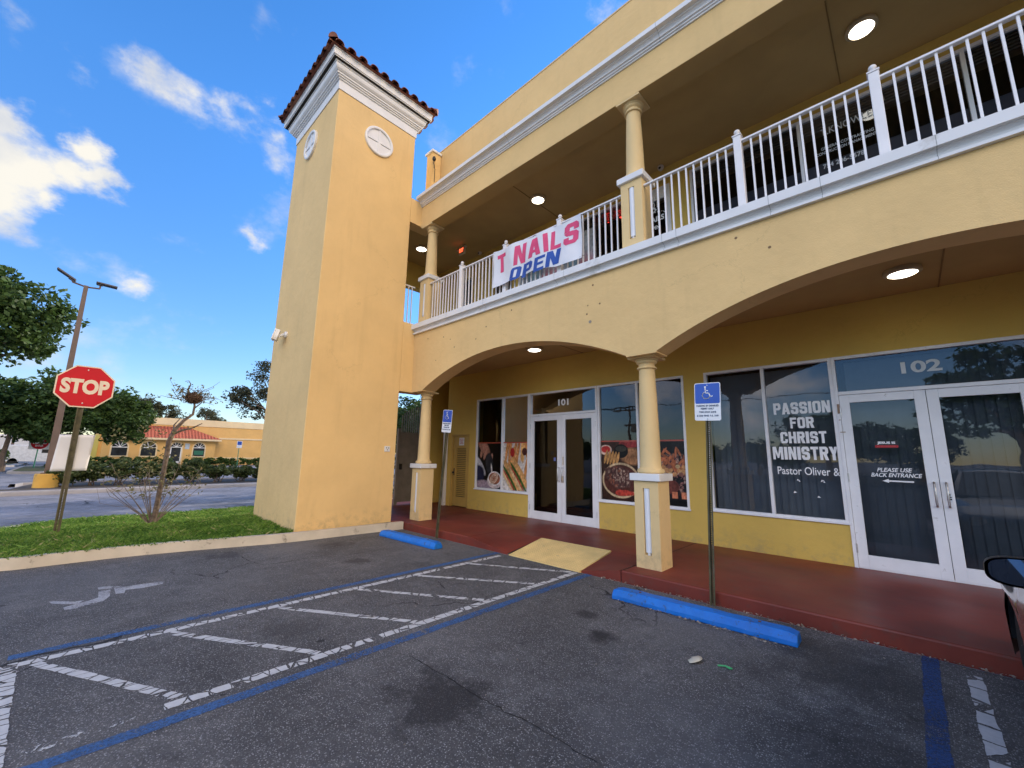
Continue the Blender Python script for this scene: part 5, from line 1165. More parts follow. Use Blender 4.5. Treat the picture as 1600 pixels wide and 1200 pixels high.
M_stopred = simple('stop_red', (.58, .004, .016), .5, var=.10, scale=3, spec=.25); M_refl = simple('cream_reflective', (.78, .66, .50), .4, var=.05)
ss = thing('stop_sign', 'red octagonal stop sign on a green post with a blank white board below', 'stop sign', (-10.93, .01, .12))
def stop_face(parent, x, y, z, R_, sx=1, txt='STOP', mats=(M_stopred, M_refl)):
    def octo(r): return [(y+r*math.cos(math.pi/8+k*math.pi/4)/math.cos(math.pi/8)*1.0, z+r*math.sin(math.pi/8+k*math.pi/4)/math.cos(math.pi/8)) for k in range(8)]
    mb = MB(); mb.prism(octo(R_), 'x', x, x+.004); pl = mb.build('plate', mats[1], parent)
    mb = MB(); mb.prism(octo(R_*.945), 'x', x+.0045, x+.006); mb.build('red_field', mats[0], pl)
    text_obj(txt, 'letter', mats[1], pl, y, z, R_*1.64, R_*.72, x+.0075, bold=.05, face='+x')
    mb = MB()
    for dz in (-.8, .8): mb.lathe([(0, 0), (.012, 0), (.010, .006), (0, .008)], (x+.006, y, z+R_*dz), 10, 'x')
    mb.build('bolt', M_steel, pl)
u_post(ss, '+x', .085, 2.95, (0, .75))
stop_face(ss, -10.915, .02, 2.73, .385)
mb = MB(); n = 12
bw = lambda y, z: .012*math.sin(y*9)+.01*math.sin(z*7)
for j in range(n+1):
    for i in range(n+1):
        u, v = i/n, j/n; y = -.20+.455*u+(v-.0)*.0-(.05*(1-v)*(u-.5)*0); z = 1.20+.645*v; y += .035*(v-.5); mb.v.append((-10.975+bw(y, z), y, z+.01*u))
for j in range(n):
    for i in range(n): a = j*(n+1)+i; mb.f.append((a, a+1, a+n+2, a+n+1))
o = mb.build('blank_board', simple('blank_white_board', (.70, .70, .72), .4, var=.03), ss, smooth=True); so = o.modifiers.new('t', 'SOLIDIFY'); so.thickness = .006

def wheelchair(parent, cx, cz, s, y, mat_, name='wheelchair_symbol'):
    mb = MB(); P = lambda a, b_: (cx+a*s, y, cz+b_*s)
    mb.lathe([(0, -.001), (.095*s, -.001), (.095*s, .001), (0, .001)], P(-.10, .80), 16, 'y')
    def ln(pts, w):
        for (a, b_), (c_, d) in zip(pts[:-1], pts[1:]):
            dx, dz = c_-a, d-b_; l = math.hypot(dx, dz); nx, nz = -dz/l*w/2, dx/l*w/2; ex, ez = dx/l*w*.3, dz/l*w*.3
            mb.face([P(a-nx-ex, b_-nz-ez), P(c_-nx+ex, d-nz+ez), P(c_+nx+ex, d+nz+ez), P(a+nx-ex, b_+nz-ez)])
    ln([(-.10, .66), (-.06, .15)], .10); ln([(-.06, .18), (.24, .16)], .10); ln([(.24, .16), (.42, -.22)], .10); ln([(.42, -.22), (.60, -.14)], .09); ln([(-.08, .44), (.17, .42)], .08)
    ln([(-.02+.36*math.cos(math.radians(a)), -.06+.36*math.sin(math.radians(a))) for a in range(118, 350, 12)], .085)
    return mb.build(name, mat_, parent)
M_text = simple('sign_text', (.05, .08, .16), .5)
def park_sign(x, y, lean, label, hts=(2.05, 2.50), lines=None):
    t_ = thing('parking_sign', label, 'parking sign', (x, y, .0), 'blue disabled parking signs on green posts')
    u_post(t_, '-y', .06, 2.42, (0, 2.1))
    w = .295; z0, z1 = hts; yy = y-.012
    def rr(x0, x1, a, b_, r): 
        return [(cx+r*math.cos(math.radians(q)), cz+r*math.sin(math.radians(q))) for cx, cz, a0 in ((x1-r, b_-r, 0), (x0+r, b_-r, 90), (x0+r, a+r, 180), (x1-r, a+r, 270)) for q in range(a0, a0+91, 15)]
    mb = MB(); mb.prism(rr(x-w/2, x+w/2, z0, z1, .022), 'y', yy, yy+.003); pl = mb.build('plate', M_whitesign, t_)
    zm = z0+(z1-z0)*.45
    mb = MB(); mb.prism(rr(x-w/2+.008, x+w/2-.008, zm, z1-.008, .018), 'y', yy-.0015, yy-.0002); mb.build('blue_field', M_blue, pl)
    wheelchair(pl, x-.01, zm+.105, .115, yy-.003, M_whitesign)
    for s_, k, ww, hh in (('PARKING BY DISABLED', .87, .25, .022), ('PERMIT ONLY', .70, .15, .022), ('TOW AWAY ZONE', .50, .19, .022), ('$ 250 FINE F.S. 318', .28, .24, .024)):
        text_obj(s_, 'sign_letter', M_text, pl, x, z0+(zm-z0)*k, ww, hh, yy-.002, bold=.02)
    mb = MB()
    for z in (z0+.02, z1-.03): mb.lathe([(0, -.006), (.007, -.004), (.008, 0), (0, 0)], (x, yy, z), 10, 'y')
    mb.build('bolt', M_steel, pl, smooth=True)
    t_.rotation_euler = (0, lean, 0)
    return t_
park_sign(-1.765, 5.13, math.radians(2.2), 'blue and white disabled parking sign in front of the dark shop window, nearer the camera')
park_sign(-6.86, 5.12, math.radians(5.0), 'blue and white disabled parking sign leaning right, near the corner column and louvred door')
# ================================================================== TREES, HEDGES, GRASS
def leaves(centres, radii, per, size, rng, squash=.8, tip=.5):
    """leaf-shaped quads scattered through clumps"""
    n = len(centres)*per; c_ = np.repeat(centres, per, 0); r_ = np.repeat(radii, per)
    d = rng.normal(size=(n, 3)); d /= np.linalg.norm(d, axis=1, keepdims=True); rad = r_*(rng.random(n)**.45)
    p = c_+d*rad[:, None]*np.array([1, 1, squash])
    a = rng.normal(size=(n, 3)); a[:, 2] *= .7; a[:, 2] -= .15; a /= np.linalg.norm(a, axis=1, keepdims=True)
    b_ = np.cross(a, rng.normal(size=(n, 3))); b_ /= np.linalg.norm(b_, axis=1, keepdims=True)
    s = size*(.6+.8*rng.random(n))[:, None]
    Q = np.stack([p-a*s*.5, p+b_*s*.26, p+a*s*.5, p-b_*s*.26], 1)
    clump = np.repeat(rng.random(len(centres)), per)
    tone = np.clip(.30*clump+.55*rng.random(n)+.15*(d[:, 2]*.5+.5), 0, 1)
    return Q, tone
def crown_points(blobs, nclump, crad, rng, hollow=.55):
    B_ = np.array(blobs, float); vol = B_[:, 3]*B_[:, 4]*B_[:, 5]; k = rng.choice(len(B_), nclump, p=vol**.67/np.sum(vol**.67))
    d = rng.normal(size=(nclump, 3)); d /= np.linalg.norm(d, axis=1, keepdims=True); r_ = hollow+(1-hollow)*rng.random(nclump)**.7
    return B_[k, :3]+d*B_[k, 3:6]*r_[:, None], crad*(.55+.8*rng.random(nclump))
def limb(mb, p0, p1, r0, r1, rng, sag=.15, n=6):
    p0, p1 = Vector(p0), Vector(p1); L_ = (p1-p0).length; pts = []; rr = []
    off = Vector(rng.normal(size=3))*L_*sag*.4
    for i in range(n+1):
        u = i/n; pts.append(p0.lerp(p1, u)+off*math.sin(u*math.pi)+Vector(rng.normal(size=3))*L_*.012*(0 < i < n)); rr.append(r0+(r1-r0)*u)
    mb.tube(pts, rr, 7); return pts
def tree(label, base, h_trunk, r_trunk, blobs, nclump, crad, per, size, seed, lm=None, bark=None, nlimb=14, name='oak_tree', group=None, lean=(0, 0), hollow=.55):
    rng = np.random.default_rng(seed); t_ = thing(name, label, 'tree', base, group); B = Vector(base)
    C_, R_ = crown_points(blobs, nclump, crad, rng, hollow)
    mb = MB(); fork = B+Vector((lean[0], lean[1], h_trunk)); limb(mb, B-Vector((0, 0, .1)), fork, r_trunk*1.15, r_trunk*.75, rng, .1)
    for i in rng.choice(len(C_), min(nlimb, len(C_)), replace=False):
        midp = fork.lerp(Vector(C_[i]), .5)+Vector((0, 0, .2)); limb(mb, fork, midp, r_trunk*.5, r_trunk*.28, rng); limb(mb, midp, C_[i], r_trunk*.28, r_trunk*.07, rng)
    mb.build('trunk', bark or M_bark, t_, smooth=True)
    Q, tn = leaves(C_, R_, per, size, rng); quads('crown', Q, lm or M_leafA, t_, tn)
    return t_
tree('tall green tree at the left edge, its crown cut by the frame', (-33, -6.6, 0), 3.6, .30, [(-32.5, -5.6, 8.4, 3.0, 3.0, 2.5), (-32, -3.6, 7.6, 2.6, 2.2, 1.8), (-32, -2.3, 8.4, 2.0, 1.3, 1.1), (-32, -2.9, 6.6, 1.9, 1.5, .8), (-32, -4.2, 9.6, 1.9, 1.5, 1.2), (-31.5, -8, 8, 2.6, 2.6, 2.5)], 170, .75, 130, .27, 3, name='oak_tree')
tree('broad dark tree behind the red stop sign', (-45, -3.1, 0), 2.6, .15, [(-45, -2.0, 5.0, 2.6, 2.6, 2.0), (-45, .8, 4.6, 2.8, 2.7, 1.9), (-44.5, 3.0, 4.0, 2.2, 1.3, 1.5), (-45, -4.5, 4.6, 2.6, 2.4, 2.0), (-45.5, -.5, 3.4, 2.6, 3.5, 1.3)], 230, .75, 120, .30, 5, name='oak_tree')
tree('dark tree at the far left edge beside the do-not-enter sign', (-46, -5.2, 0), 2.2, .18, [(-46, -6, 4.2, 2.2, 2.2, 1.7), (-46, -8.5, 4.6, 2.6, 2.6, 2.2)], 110, .7, 110, .30, 6, name='oak_tree')
tree('sparse grey-green tree partly hidden by the tower', (-40, 12.6, 0), 3.4, .22, [(-40, 10.7, 7.7, 1.6, 1.1, 1.8), (-40, 9.6, 6.0, 1.7, 1.5, 1.1), (-40, 12.6, 7.2, 2.2, 2.2, 2.0), (-40, 10.3, 4.9, 1.6, 1.3, .7)], 78, .55, 85, .20, 8, lm=M_leafC, name='oak_tree', hollow=.2)
for k, (y, z, rr, s, lab) in enumerate(((5.7, 7.2, 1.5, 11, 'small feathery treetop rising behind the far shop, next to the dark tree'), (7.9, 6.4, 1.4, 12, 'low feathery treetop behind the far shop, left of the bird nest'), (12.6, 6.3, 1.1, 13, 'low treetop behind the far shop, right of the bird nest'))):
    tree(lab, (-72, y, 0), 5, .15, [(-72, y, z+.5, 1.5, rr, 1.0), (-72, y+1.0, z-.3, 1.5, 1.2, .7)], 34, .6, 60, .26, s, lm=M_leafC, name='far_tree', hollow=.1)

# bushes of the hedge along the road
def bush(label, c_, rx, ry, h, seed, group, n=34, per=110, size=.12, lm=None, z0=.06):
    rng = np.random.default_rng(seed); t_ = thing('hedge_bush', label, 'bush', (c_[0], c_[1], z0), group)
    pts, rad = crown_points([(c_[0], c_[1], z0+h*.60, rx, ry, h*.36)], n, .20, rng, .25)
    mb = MB()
    for i in range(7): limb(mb, (c_[0]+rng.normal()*.08, c_[1]+rng.normal()*.10, z0-.02), pts[i], .022, .008, rng, .3, 4)
    mb.build('stem', M_bark, t_)
    Q, tn = leaves(pts, rad, per, size, rng); quads('foliage', Q, lm or M_leafB, t_, tn); return t_
ys = [(-25.3, -.05, .52, .50, .95), (-25.6, .75, .55, .50, 1.0), (-25.4, 1.62, .55, .55, 1.08), (-25.5, 2.5, .5, .5, 1.05), (-25.4, 3.35, .5, .5, 1.02), (-25.6, 4.2, .5, .45, 1.10), (-25.4, 5.25, .55, .6, .92), (-25.6, 6.35, .5, .5, .86), (-25.5, 7.3, .5, .5, .9)]
nm = ['hedge bush hiding the foot of the lamp post', 'hedge bush just right of the lamp post foot', 'hedge bush left of the crape myrtle trunk', 'hedge bush directly behind the crape myrtle shoots', 'hedge bush directly behind the crape myrtle trunk', 'tallest hedge bush, right of the crape myrtle trunk', 'rounded hedge bush with a gap on its left', 'low hedge bush beside the tower edge', 'hedge bush mostly hidden by the tower']
for k, (x, y, rx, ry, h) in enumerate(ys): bush(nm[k], (x, y), rx, ry, h, 40+k, 'hedge bushes along the far side of the road')
# clipped dark hedge at the foot of the far shop, and more at the left edge
def clipped(label, x, y0, y1, h, seed, d=.8, size=.14, per=60):
    rng = np.random.default_rng(seed); t_ = thing('clipped_hedge', label, 'hedge', (x, (y0+y1)/2, 0)); n = int((y1-y0)*9)
    c_ = np.stack([x+rng.uniform(-d/2, d/2, n), rng.uniform(y0, y1, n), rng.uniform(.15, h-.12, n)], 1)
    Q, tn = leaves(c_, np.full(n, .26), per, size, rng, .7); quads('foliage', Q, M_leafA, t_, tn)
clipped('dark clipped hedge left of the far shop door', -56.2, 1.6, 7.3, .9, 60, per=80, size=.2); clipped('dark clipped hedge right of the far shop door', -56.2, 8.5, 20, .9, 61, per=80, size=.2)
clipped('dark hedge at the left edge behind the road', -50, -9, -2.9, 1.5, 62, d=2, per=60, size=.22); clipped('dark clipped hedge between the lamp post and the do-not-enter sign', -48, -1.2, 1.2, 1.3, 63, d=1.2, per=60, size=.2)

# greenery seen through the gate
tree('leafy green tree seen through the arcade gate', (-17.5, 11.2, 0), 1.6, .12, [(-17.5, 11.0, 3.2, 1.4, 1.8, 1.5), (-18.5, 13.5, 3.6, 1.5, 2, 1.5)], 90, .42, 90, .14, 21, name='garden_tree', hollow=.2)
tree('broad tree beyond the lane behind the tower', (-28, 19, 0), 2.2, .2, [(-28, 19, 4.2, 2.4, 3.6, 2.0), (-27, 16.5, 2.6, 1.5, 2.4, 1.2)], 120, .6, 90, .24, 22, name='garden_tree', hollow=.3)

tree('unseen tree added behind the tower to darken window reflections', (-14.9, 5.7, 0), 1.4, .12, [(-14.9, 5.7, 3.2, 1.2, 1.1, 2.2)], 90, .5, 90, .15, 24, name='garden_tree', hollow=.2)  # hidden tree, added to darken reflections in the left panes
# crape myrtle with nest
M_twig = simple('grey_twig_bark', (.16, .125, .10), .9, var=.3, scale=20)
cm = thing('crape_myrtle', 'thin leaning half-bare tree on the grass island, brown shoots at its foot', 'tree', (-11.12, 1.34, .12))
XT = -11.12; rng = np.random.default_rng(33)
mb = MB()
trunk = [(0, 1.30, .10), (.02, 1.33, .35), (0, 1.345, .7), (-.02, 1.36, 1.13), (.02, 1.365, 1.55), (.0, 1.37, 1.78), (.03, 1.42, 2.0), (.05, 1.55, 2.22), (0, 1.70, 2.37), (-.02, 1.71, 2.55), (0, 1.68, 2.70)]
rad = [.072, .050, .043, .040, .044, .046, .040, .030, .025, .021, .017]
mb.tube([(XT+a, y, z) for a, y, z in trunk], rad, 10)
def br(pts, r0, r1):
    n = len(pts)
    mb.tube([(XT+p[0], p[1], p[2]) for p in pts], [r0+(r1-r0)*i/(n-1) for i in range(n)], 6)
br([(0, 1.40, 1.93), (.1, 1.55, 2.02), (.12, 1.72, 2.08), (.15, 1.86, 2.18)], .030, .008)
br([(.03, 1.42, 2.0), (-.1, 1.42, 2.12), (-.1, 1.50, 2.26)], .022, .008); br([(-.02, 1.71, 2.5), (.1, 1.80, 2.62), (.15, 1.84, 2.78)], .014, .005)
br([(0, 1.68, 2.70), (-.05, 1.60, 2.80), (-.05, 1.56, 2.92), (0, 1.585, 3.02), (.02, 1.54, 3.08), (.02, 1.48, 3.06)], .016, .006)
br([(0, 1.64, 2.72), (.05, 1.50, 2.74), (.05, 1.36, 2.66), (.0, 1.26, 2.70)], .012, .004); br([(0, 1.70, 2.66), (.05, 1.80, 2.74), (.08, 1.90, 2.76), (.08, 1.93, 2.84), (.05, 1.90, 2.92)], .010, .004); br([(0, 1.7, 2.75), (.02, 1.82, 2.9), (.02, 1.97, 3.0), (.0, 2.1, 3.14)], .007, .003)
ends = []
for k in range(46):                                                    # fine twigs round the top
    y, z = 1.60+rng.normal()*.08, 2.6+rng.random()*.25; a = rng.uniform(-.3, math.pi+.3); l = rng.uniform(.15, .5); p0 = (rng.normal()*.05, y, z); p1 = (p0[0]+rng.normal()*.12, y+math.cos(a)*l*.6, z+math.sin(a)*l*.4); p2 = (p1[0]+rng.normal()*.08, p1[1]+math.cos(a)*l*.4, p1[2]+.12*rng.normal()); br([p0, p1, p2], .007, .003); ends.append((XT+p2[0], p2[1], p2[2])); ends.append((XT+p1[0], p1[1], p1[2]))
mb.build('trunk', simple('mottled_brown_bark', (.115, .085, .065), .9, var=.5, scale=16, bmp=.01, bscale=30), cm, smooth=True)
mb = MB()
for k in range(22):                                                    # basal shoots
    a = rng.uniform(0, math.tau); l = rng.uniform(.35, 1.05); s = rng.uniform(-1, 1); y1 = 1.30+s*l*1.0; x1 = rng.uniform(-.4, .4); z1 = rng.uniform(.6, 1.25)-abs(s)*.2
    p = [(rng.normal()*.03, 1.30+s*.05, .14), (x1*.3, 1.30+(y1-1.30)*.3, .14+z1*.30), (x1*.7, 1.30+(y1-1.30)*.65, .14+z1*.62), (x1, y1, .14+z1)]
    br(p, .010, .003); ends.append((XT+x1, y1, .14+z1))
    for q in range(3):
        u = rng.uniform(.4, 1); b0 = Vector(p[2]).lerp(Vector(p[3]), u); b1 = b0+Vector((rng.normal()*.12, rng.normal()*.18, rng.uniform(.0, .22))); br([tuple(b0), tuple(b0.lerp(b1, .5)+Vector((0, 0, .02))), tuple(b1)], .004, .002); ends.append((XT+b1.x, b1.y, b1.z))
br([(0, 1.26, .2), (0, 1.0, .42), (0, .72, .66), (0, .62, .72), (0, .55, .86)], .006, .003); br([(0, .95, .50), (0, .75, .52), (0, .5, .6), (0, .42, .9)], .005, .002)
mb.build('basal_shoots', M_twig, cm, smooth=True)
E_ = np.array(ends); Q, tn = leaves(E_, np.full(len(E_), .09), 2, .06, rng); quads('leaves', Q, leafmat('sparse_leaves', (.07, .10, .03), (.24, .19, .09)), cm, tn)
mid = np.array([(XT+rng.normal()*.25, 1.15+rng.normal()*.36, .75+rng.random()*1.35) for _ in range(60)]); Q, tn = leaves(mid, np.full(len(mid), .12), 6, .06, rng); quads('thin_foliage', Q, bpy.data.materials['sparse_leaves'], cm, tn)
ns = thing('bird_nest', 'round brown twig nest high in the half-bare tree', 'nest', (XT, 1.67, 2.72)); mb = MB(); mb2 = MB()
for k in range(420):
    d = Vector(rng.normal(size=3)).normalized(); p = Vector((XT, 1.675, 2.72))+Vector((d.x*.125, d.y*.145, d.z*.10))*(.55+.5*rng.random()); t2 = d.cross(Vector(rng.normal(size=3))).normalized()*rng.uniform(.05, .11)
    mb.tube([p-t2, p+d*.01, p+t2], .0035, 4)
mb.build('twigs', simple('nest_brown', (.10, .060, .035), .95, var=.4, scale=30), ns)
mb2.lathe([(0, -.085), (.07, -.07), (.11, -.02), (.115, .03), (.09, .07), (0, .06)], (XT, 1.675, 2.72), 18); mb2.build('core', simple('nest_core', (.05, .032, .02), .95), ns, smooth=True)

# lawn blades
def in_poly(x, y, poly):
    c_ = np.zeros(len(x), bool); n = len(poly)
    for i in range(n):
        x0, y0 = poly[i]; x1, y1 = poly[(i+1) % n]
        k = ((y0 > y) != (y1 > y)) & (x < (x1-x0)*(y-y0)/(y1-y0+1e-12)+x0); c_ ^= k
    return c_
rng = np.random.default_rng(5); n = 200000
x = rng.uniform(-14, -8.5, n); y = rng.uniform(-1.0, 5.0, n)
ip = inner+[(-11.12, 12), (-11.12, 3.0), (-8.6, 3.0)]
k = in_poly(x, y, ip) & ~((x > -11.07) & (y > 3.05)); x, y = x[k], y[k]; n = len(x)
cl_ = np.sin(x*3.1+np.sin(y*2.3)*2)*np.cos(y*3.7+np.sin(x*1.9)*2); hgt = (.025+.038*rng.random(n)+.012*cl_)*np.where((y > 2.5) | (rng.random(n) < .06), 1.5, 1); hgt = np.clip(hgt, .02, .2)
ang = rng.uniform(0, math.tau, n); w = .0045+.003*rng.random(n); dx, dy = np.cos(ang), np.sin(ang); bx, by = rng.normal(size=n)*.5, rng.normal(size=n)*.5
z0 = np.full(n, .122)
p0 = np.stack([x-dx*w, y-dy*w, z0], 1); p1 = np.stack([x+dx*w, y+dy*w, z0], 1)
q1 = np.stack([x+dx*w*.7+bx*hgt*.5, y+dy*w*.7+by*hgt*.5, z0+hgt*.65], 1); q2 = np.stack([x+bx*hgt*1.3, y+by*hgt*1.3, z0+hgt], 1)
M_grass = leafmat('grass_blades', (.045, .13, .014), (.25, .42, .07), .35, (.42, .36, .18))
g_ = quads('grass', np.stack([p0, p1, q1, q2], 1), M_grass, None, np.clip(.45+.25*cl_+.3*rng.normal(size=n), 0, 1)); tag(g_, 'green grass growing on the kerbed island', 'grass', kind='stuff')

# ================================================================== STREET THINGS FAR OFF
M_pole = simple('bronze_lamp_paint', (.13, .085, .065), .5, var=.15, scale=3)
M_ybase = simple('yellow_concrete_base', (.62, .36, .07), .8, var=.12, scale=2, dirt=(3, .6, (.35, .22, .08)))
def lamp_post(x, y, h, label, heads=True):
    t_ = thing('street_lamp', label, 'street lamp', (x, y, .06), 'lamp posts on yellow round bases')
    mb = MB(); mb.lathe([(0, 0), (.36, 0), (.36, .56), (.33, .60), (0, .60)], (x, y, .0), 24); mb.build('base', M_ybase, t_, smooth=True)
    mb = MB(); w0, w1 = .115, .07; a = .60
    n = len(mb.v); mb.v += [(x+sx*w, y+sy*w, z) for z, w in ((a, w0), (h, w1)) for sx, sy in ((-1, -1), (1, -1), (1, 1), (-1, 1))]
    mb.f += [(n+3, n+2, n+1, n), (n+4, n+5, n+6, n+7), (n, n+1, n+5, n+4), (n+1, n+2, n+6, n+5), (n+2, n+3, n+7, n+6), (n+3, n, n+4, n+7)]; mb.box(x-.2, x+.2, y-.2, y+.2, .601, .63)
    mb.build('pole', M_pole, t_)
    if heads:
        mb = MB(); mb.tube([(x, y-.42, h+.05), (x, y, h-.05), (x, y+.42, h+.0)], .035, 8); mb.tube([(x, y-.42, h+.05), (x, y-.42, h+.22)], .03, 8); mb.tube([(x, y+.42, h), (x, y+.42, h+.17)], .03, 8); mb.build('arm', M_pole, t_, smooth=True)
        for s_, dz, pit in ((-1, .30, .55), (1, .22, -.05)):
            R_ = Matrix.Translation((x+.0, y+s_*.62, h+dz)) @ Matrix.Rotation(-pit if s_ < 0 else pit, 4, 'X'); mb = MB(); tbox(mb, R_, -.17, .17, -.34, .34, -.03, .03); tbox(mb, R_, -.08, .08, -.22*s_-.1, -.22*s_+.1, -.08, -.031)
            mb.build('lamp_head', simple('dark_lamp_head', (.05, .05, .065), .4), t_, bevel=.01)
    return t_
lamp_post(-25.1, -.52, 8.55, 'tall brown twin-headed lamp post on a yellow base across the road')
lamp_post(-66, -4.2, 7, 'distant lamp post on a yellow base at the left edge', False)
# do-not-enter sign
M_green = simple('green_sign_post', (.03, .20, .11), .5)
de = thing('do_not_enter_sign', 'small square white sign with a red disc on a green post by the left edge', 'traffic sign', (-47, -1.72, .14)); X_ = -47
mb = MB(); mb.tube([(X_-.03, -1.76, .1), (X_-.03, -1.72, 2.1)], .035, 8); mb.build('post', M_green, de)
mb = MB(); mb.box(X_, X_+.01, -2.22, -1.16, 1.50, 2.42); pl = mb.build('plate', M_whitesign, de)
mb = MB(); mb.lathe([(0, 0), (.44, 0), (.44, .006), (0, .006)], (X_+.011, -1.69, 1.96), 32, 'x'); mb.build('red_disc', M_stopred, pl)
mb = MB(); mb.box(X_+.018, X_+.022, -2.03, -1.35, 1.90, 2.04); mb.build('white_bar', M_whitesign, pl)
text_obj('DO NOT', 'letter', M_whitesign, pl, -1.69, 2.16, .44, .13, X_+.019, bold=.04, face='+x'); text_obj('ENTER', 'letter', M_whitesign, pl, -1.69, 1.77, .40, .13, X_+.019, bold=.04, face='+x')
# far disabled-parking sign
fs = thing('parking_sign', 'tiny distant disabled parking sign on a green post before the plain orange wall', 'parking sign', (-50, 11.85, 0))
mb = MB(); mb.tube([(-50.03, 11.85, 0), (-50.03, 11.85, 2.4)], .035, 8); mb.build('post', M_green, fs)
mb = MB(); mb.box(-50, -49.99, 11.62, 12.08, 1.95, 2.65); pl = mb.build('plate', M_whitesign, fs); mb = MB(); mb.box(-49.988, -49.985, 11.66, 12.04, 2.25, 2.6); mb.build('blue_field', M_blue, pl)

# far shop building
M_or = stucco('orange_stucco', (.75, .47, .17), .04); M_cream = stucco('cream_stucco', (.82, .66, .40), .04); M_lime = stucco('lime_stucco', (.55, .52, .16), .03)
M_ltile, t, b = newmat('orange_roof_tile'); bk = t.nodes.new('ShaderNodeTexWave'); bk.inputs['Scale'].default_value = 1.1; bk.inputs['Distortion'].default_value = .4; bk.bands_direction = 'Y'
g = t.nodes.new('ShaderNodeNewGeometry'); t.links.new(g.outputs['Position'], bk.inputs['Vector']); n1 = tex(t, 'noise', 3, 5, rough=.7)
t.links.new(mixc(t, n1.outputs['Fac'], ramp(t, bk.outputs['Fac'], [(0, (.20, .05, .028)), (1, (.50, .13, .07))]), (.42, .10, .05)), b.inputs['Base Color']); b.inputs['Roughness'].default_value = .8; bump(t, b, bk.outputs['Fac'], .06, 1)
fb = thing('orange_shop', 'low orange shop building with a red tiled awning roof and arched windows across the road', 'building', (-60, 12, 0)); XB = -58
fp = lambda mb, name, m_, parent=None, **k: mb.build(name, m_, parent or fb, **k)
mb = MB(); mb.box(-76, XB, 1.75, 34, 0, 4.3); fp(mb, 'wall', M_or)
mb = MB(); mb.box(-76.1, XB+.08, 1.65, 34, 4.302, 5.05); fp(mb, 'parapet', M_cream); mb = MB(); mb.box(-76, XB+.05, 1.2, 1.748, 0, 3.0); fp(mb, 'side_wall', M_lime)
mb = MB(); mb.box(XB+.001, XB+.08, 11.6, 34, 2.94, 3.12); fp(mb, 'band', M_cream); mb = MB(); mb.box(XB+.001, XB+.07, 1.75, 34, .74, .88); fp(mb, 'sill_band', M_cream)
# projecting bay with hipped tile roof
mb = MB(); e0, e1 = 1.9, 11.6; x1 = XB+1.6
mb.face([(x1, e0, 2.86), (x1, e1, 2.86), (XB, 8.6, 4.15), (XB, 4.3, 4.15)]); mb.face([(x1, e1, 2.86), (XB, e1, 2.86), (XB, 8.6, 4.15)]); mb.face([(XB, e0, 2.86), (x1, e0, 2.86), (XB, 4.3, 4.15)])
fp(mb, 'tiled_roof', M_ltile); mb = MB(); mb.box(XB, x1, e0, e1, 2.66, 2.855); fp(mb, 'eave', M_cream)
mb = MB(); mb.box(XB, XB+.9, 2.0, 11.2, 0, 2.655); fp(mb, 'bay_wall', M_or)
XW = XB+.9
def arched(y, w, z0, z1, door=False):
    mb = MB(); r_ = w/2; zc = z1-r_; out_ = [(y-w/2-.12, z0-.12), (y+w/2+.12, z0-.12)]+[(y+(r_+.12)*math.cos(math.radians(a)), zc+(r_+.12)*math.sin(math.radians(a))) for a in range(0, 181, 12)]
    mb.prism(out_, 'x', XW, XW+.06); fr = fp(mb, 'door' if door else 'window', M_cream)
    mb = MB(); inn = [(y-w/2, z0), (y+w/2, z0)]+[(y+r_*math.cos(math.radians(a)), zc+r_*math.sin(math.radians(a))) for a in range(0, 181, 12)]
    mb.prism(inn, 'x', XW+.061, XW+.075); mb.build('pane', simple('far_dark_glass', (.03, .035, .04), .12, var=.5, scale=1.5), fr)
    mb = MB(); mb.box(XW+.076, XW+.10, y-w/2, y+w/2, zc-.05, zc+.03)
    for a in (36, 72, 108, 144): mb.tube([(XW+.09, y, zc), (XW+.09, y+r_*math.cos(math.radians(a)), zc+r_*math.sin(math.radians(a)))], .03, 5)
    if door: mb.box(XW+.076, XW+.10, y-w/2, y-w/2+.08, z0, zc); mb.box(XW+.076, XW+.10, y+w/2-.08, y+w/2, z0, zc); mb.box(XW+.076, XW+.10, y-w/2, y+w/2, z0, z0+.2)
    mb.build('glazing_bar', M_whitesign, fr); return fr
arched(3.28, 1.15, 1.0, 2.42); arched(5.48, 1.15, 1.0, 2.42); arched(7.72, .95, .25, 2.42, True); wn3 = arched(9.72, 1.0, 1.0, 2.42)
mb = MB(); mb.box(XW+.076, XW+.09, 9.3, 10.15, 1.15, 1.6); mb.build('poster', simple('green_poster', (.02, .16, .10), .4), wn3)
mb = MB(); mb.box(XW+.001, XW+.02, 8.45, 8.85, 1.75, 2.35); fp(mb, 'wall_notice', simple('pale_blue_notice', (.45, .55, .65), .5))
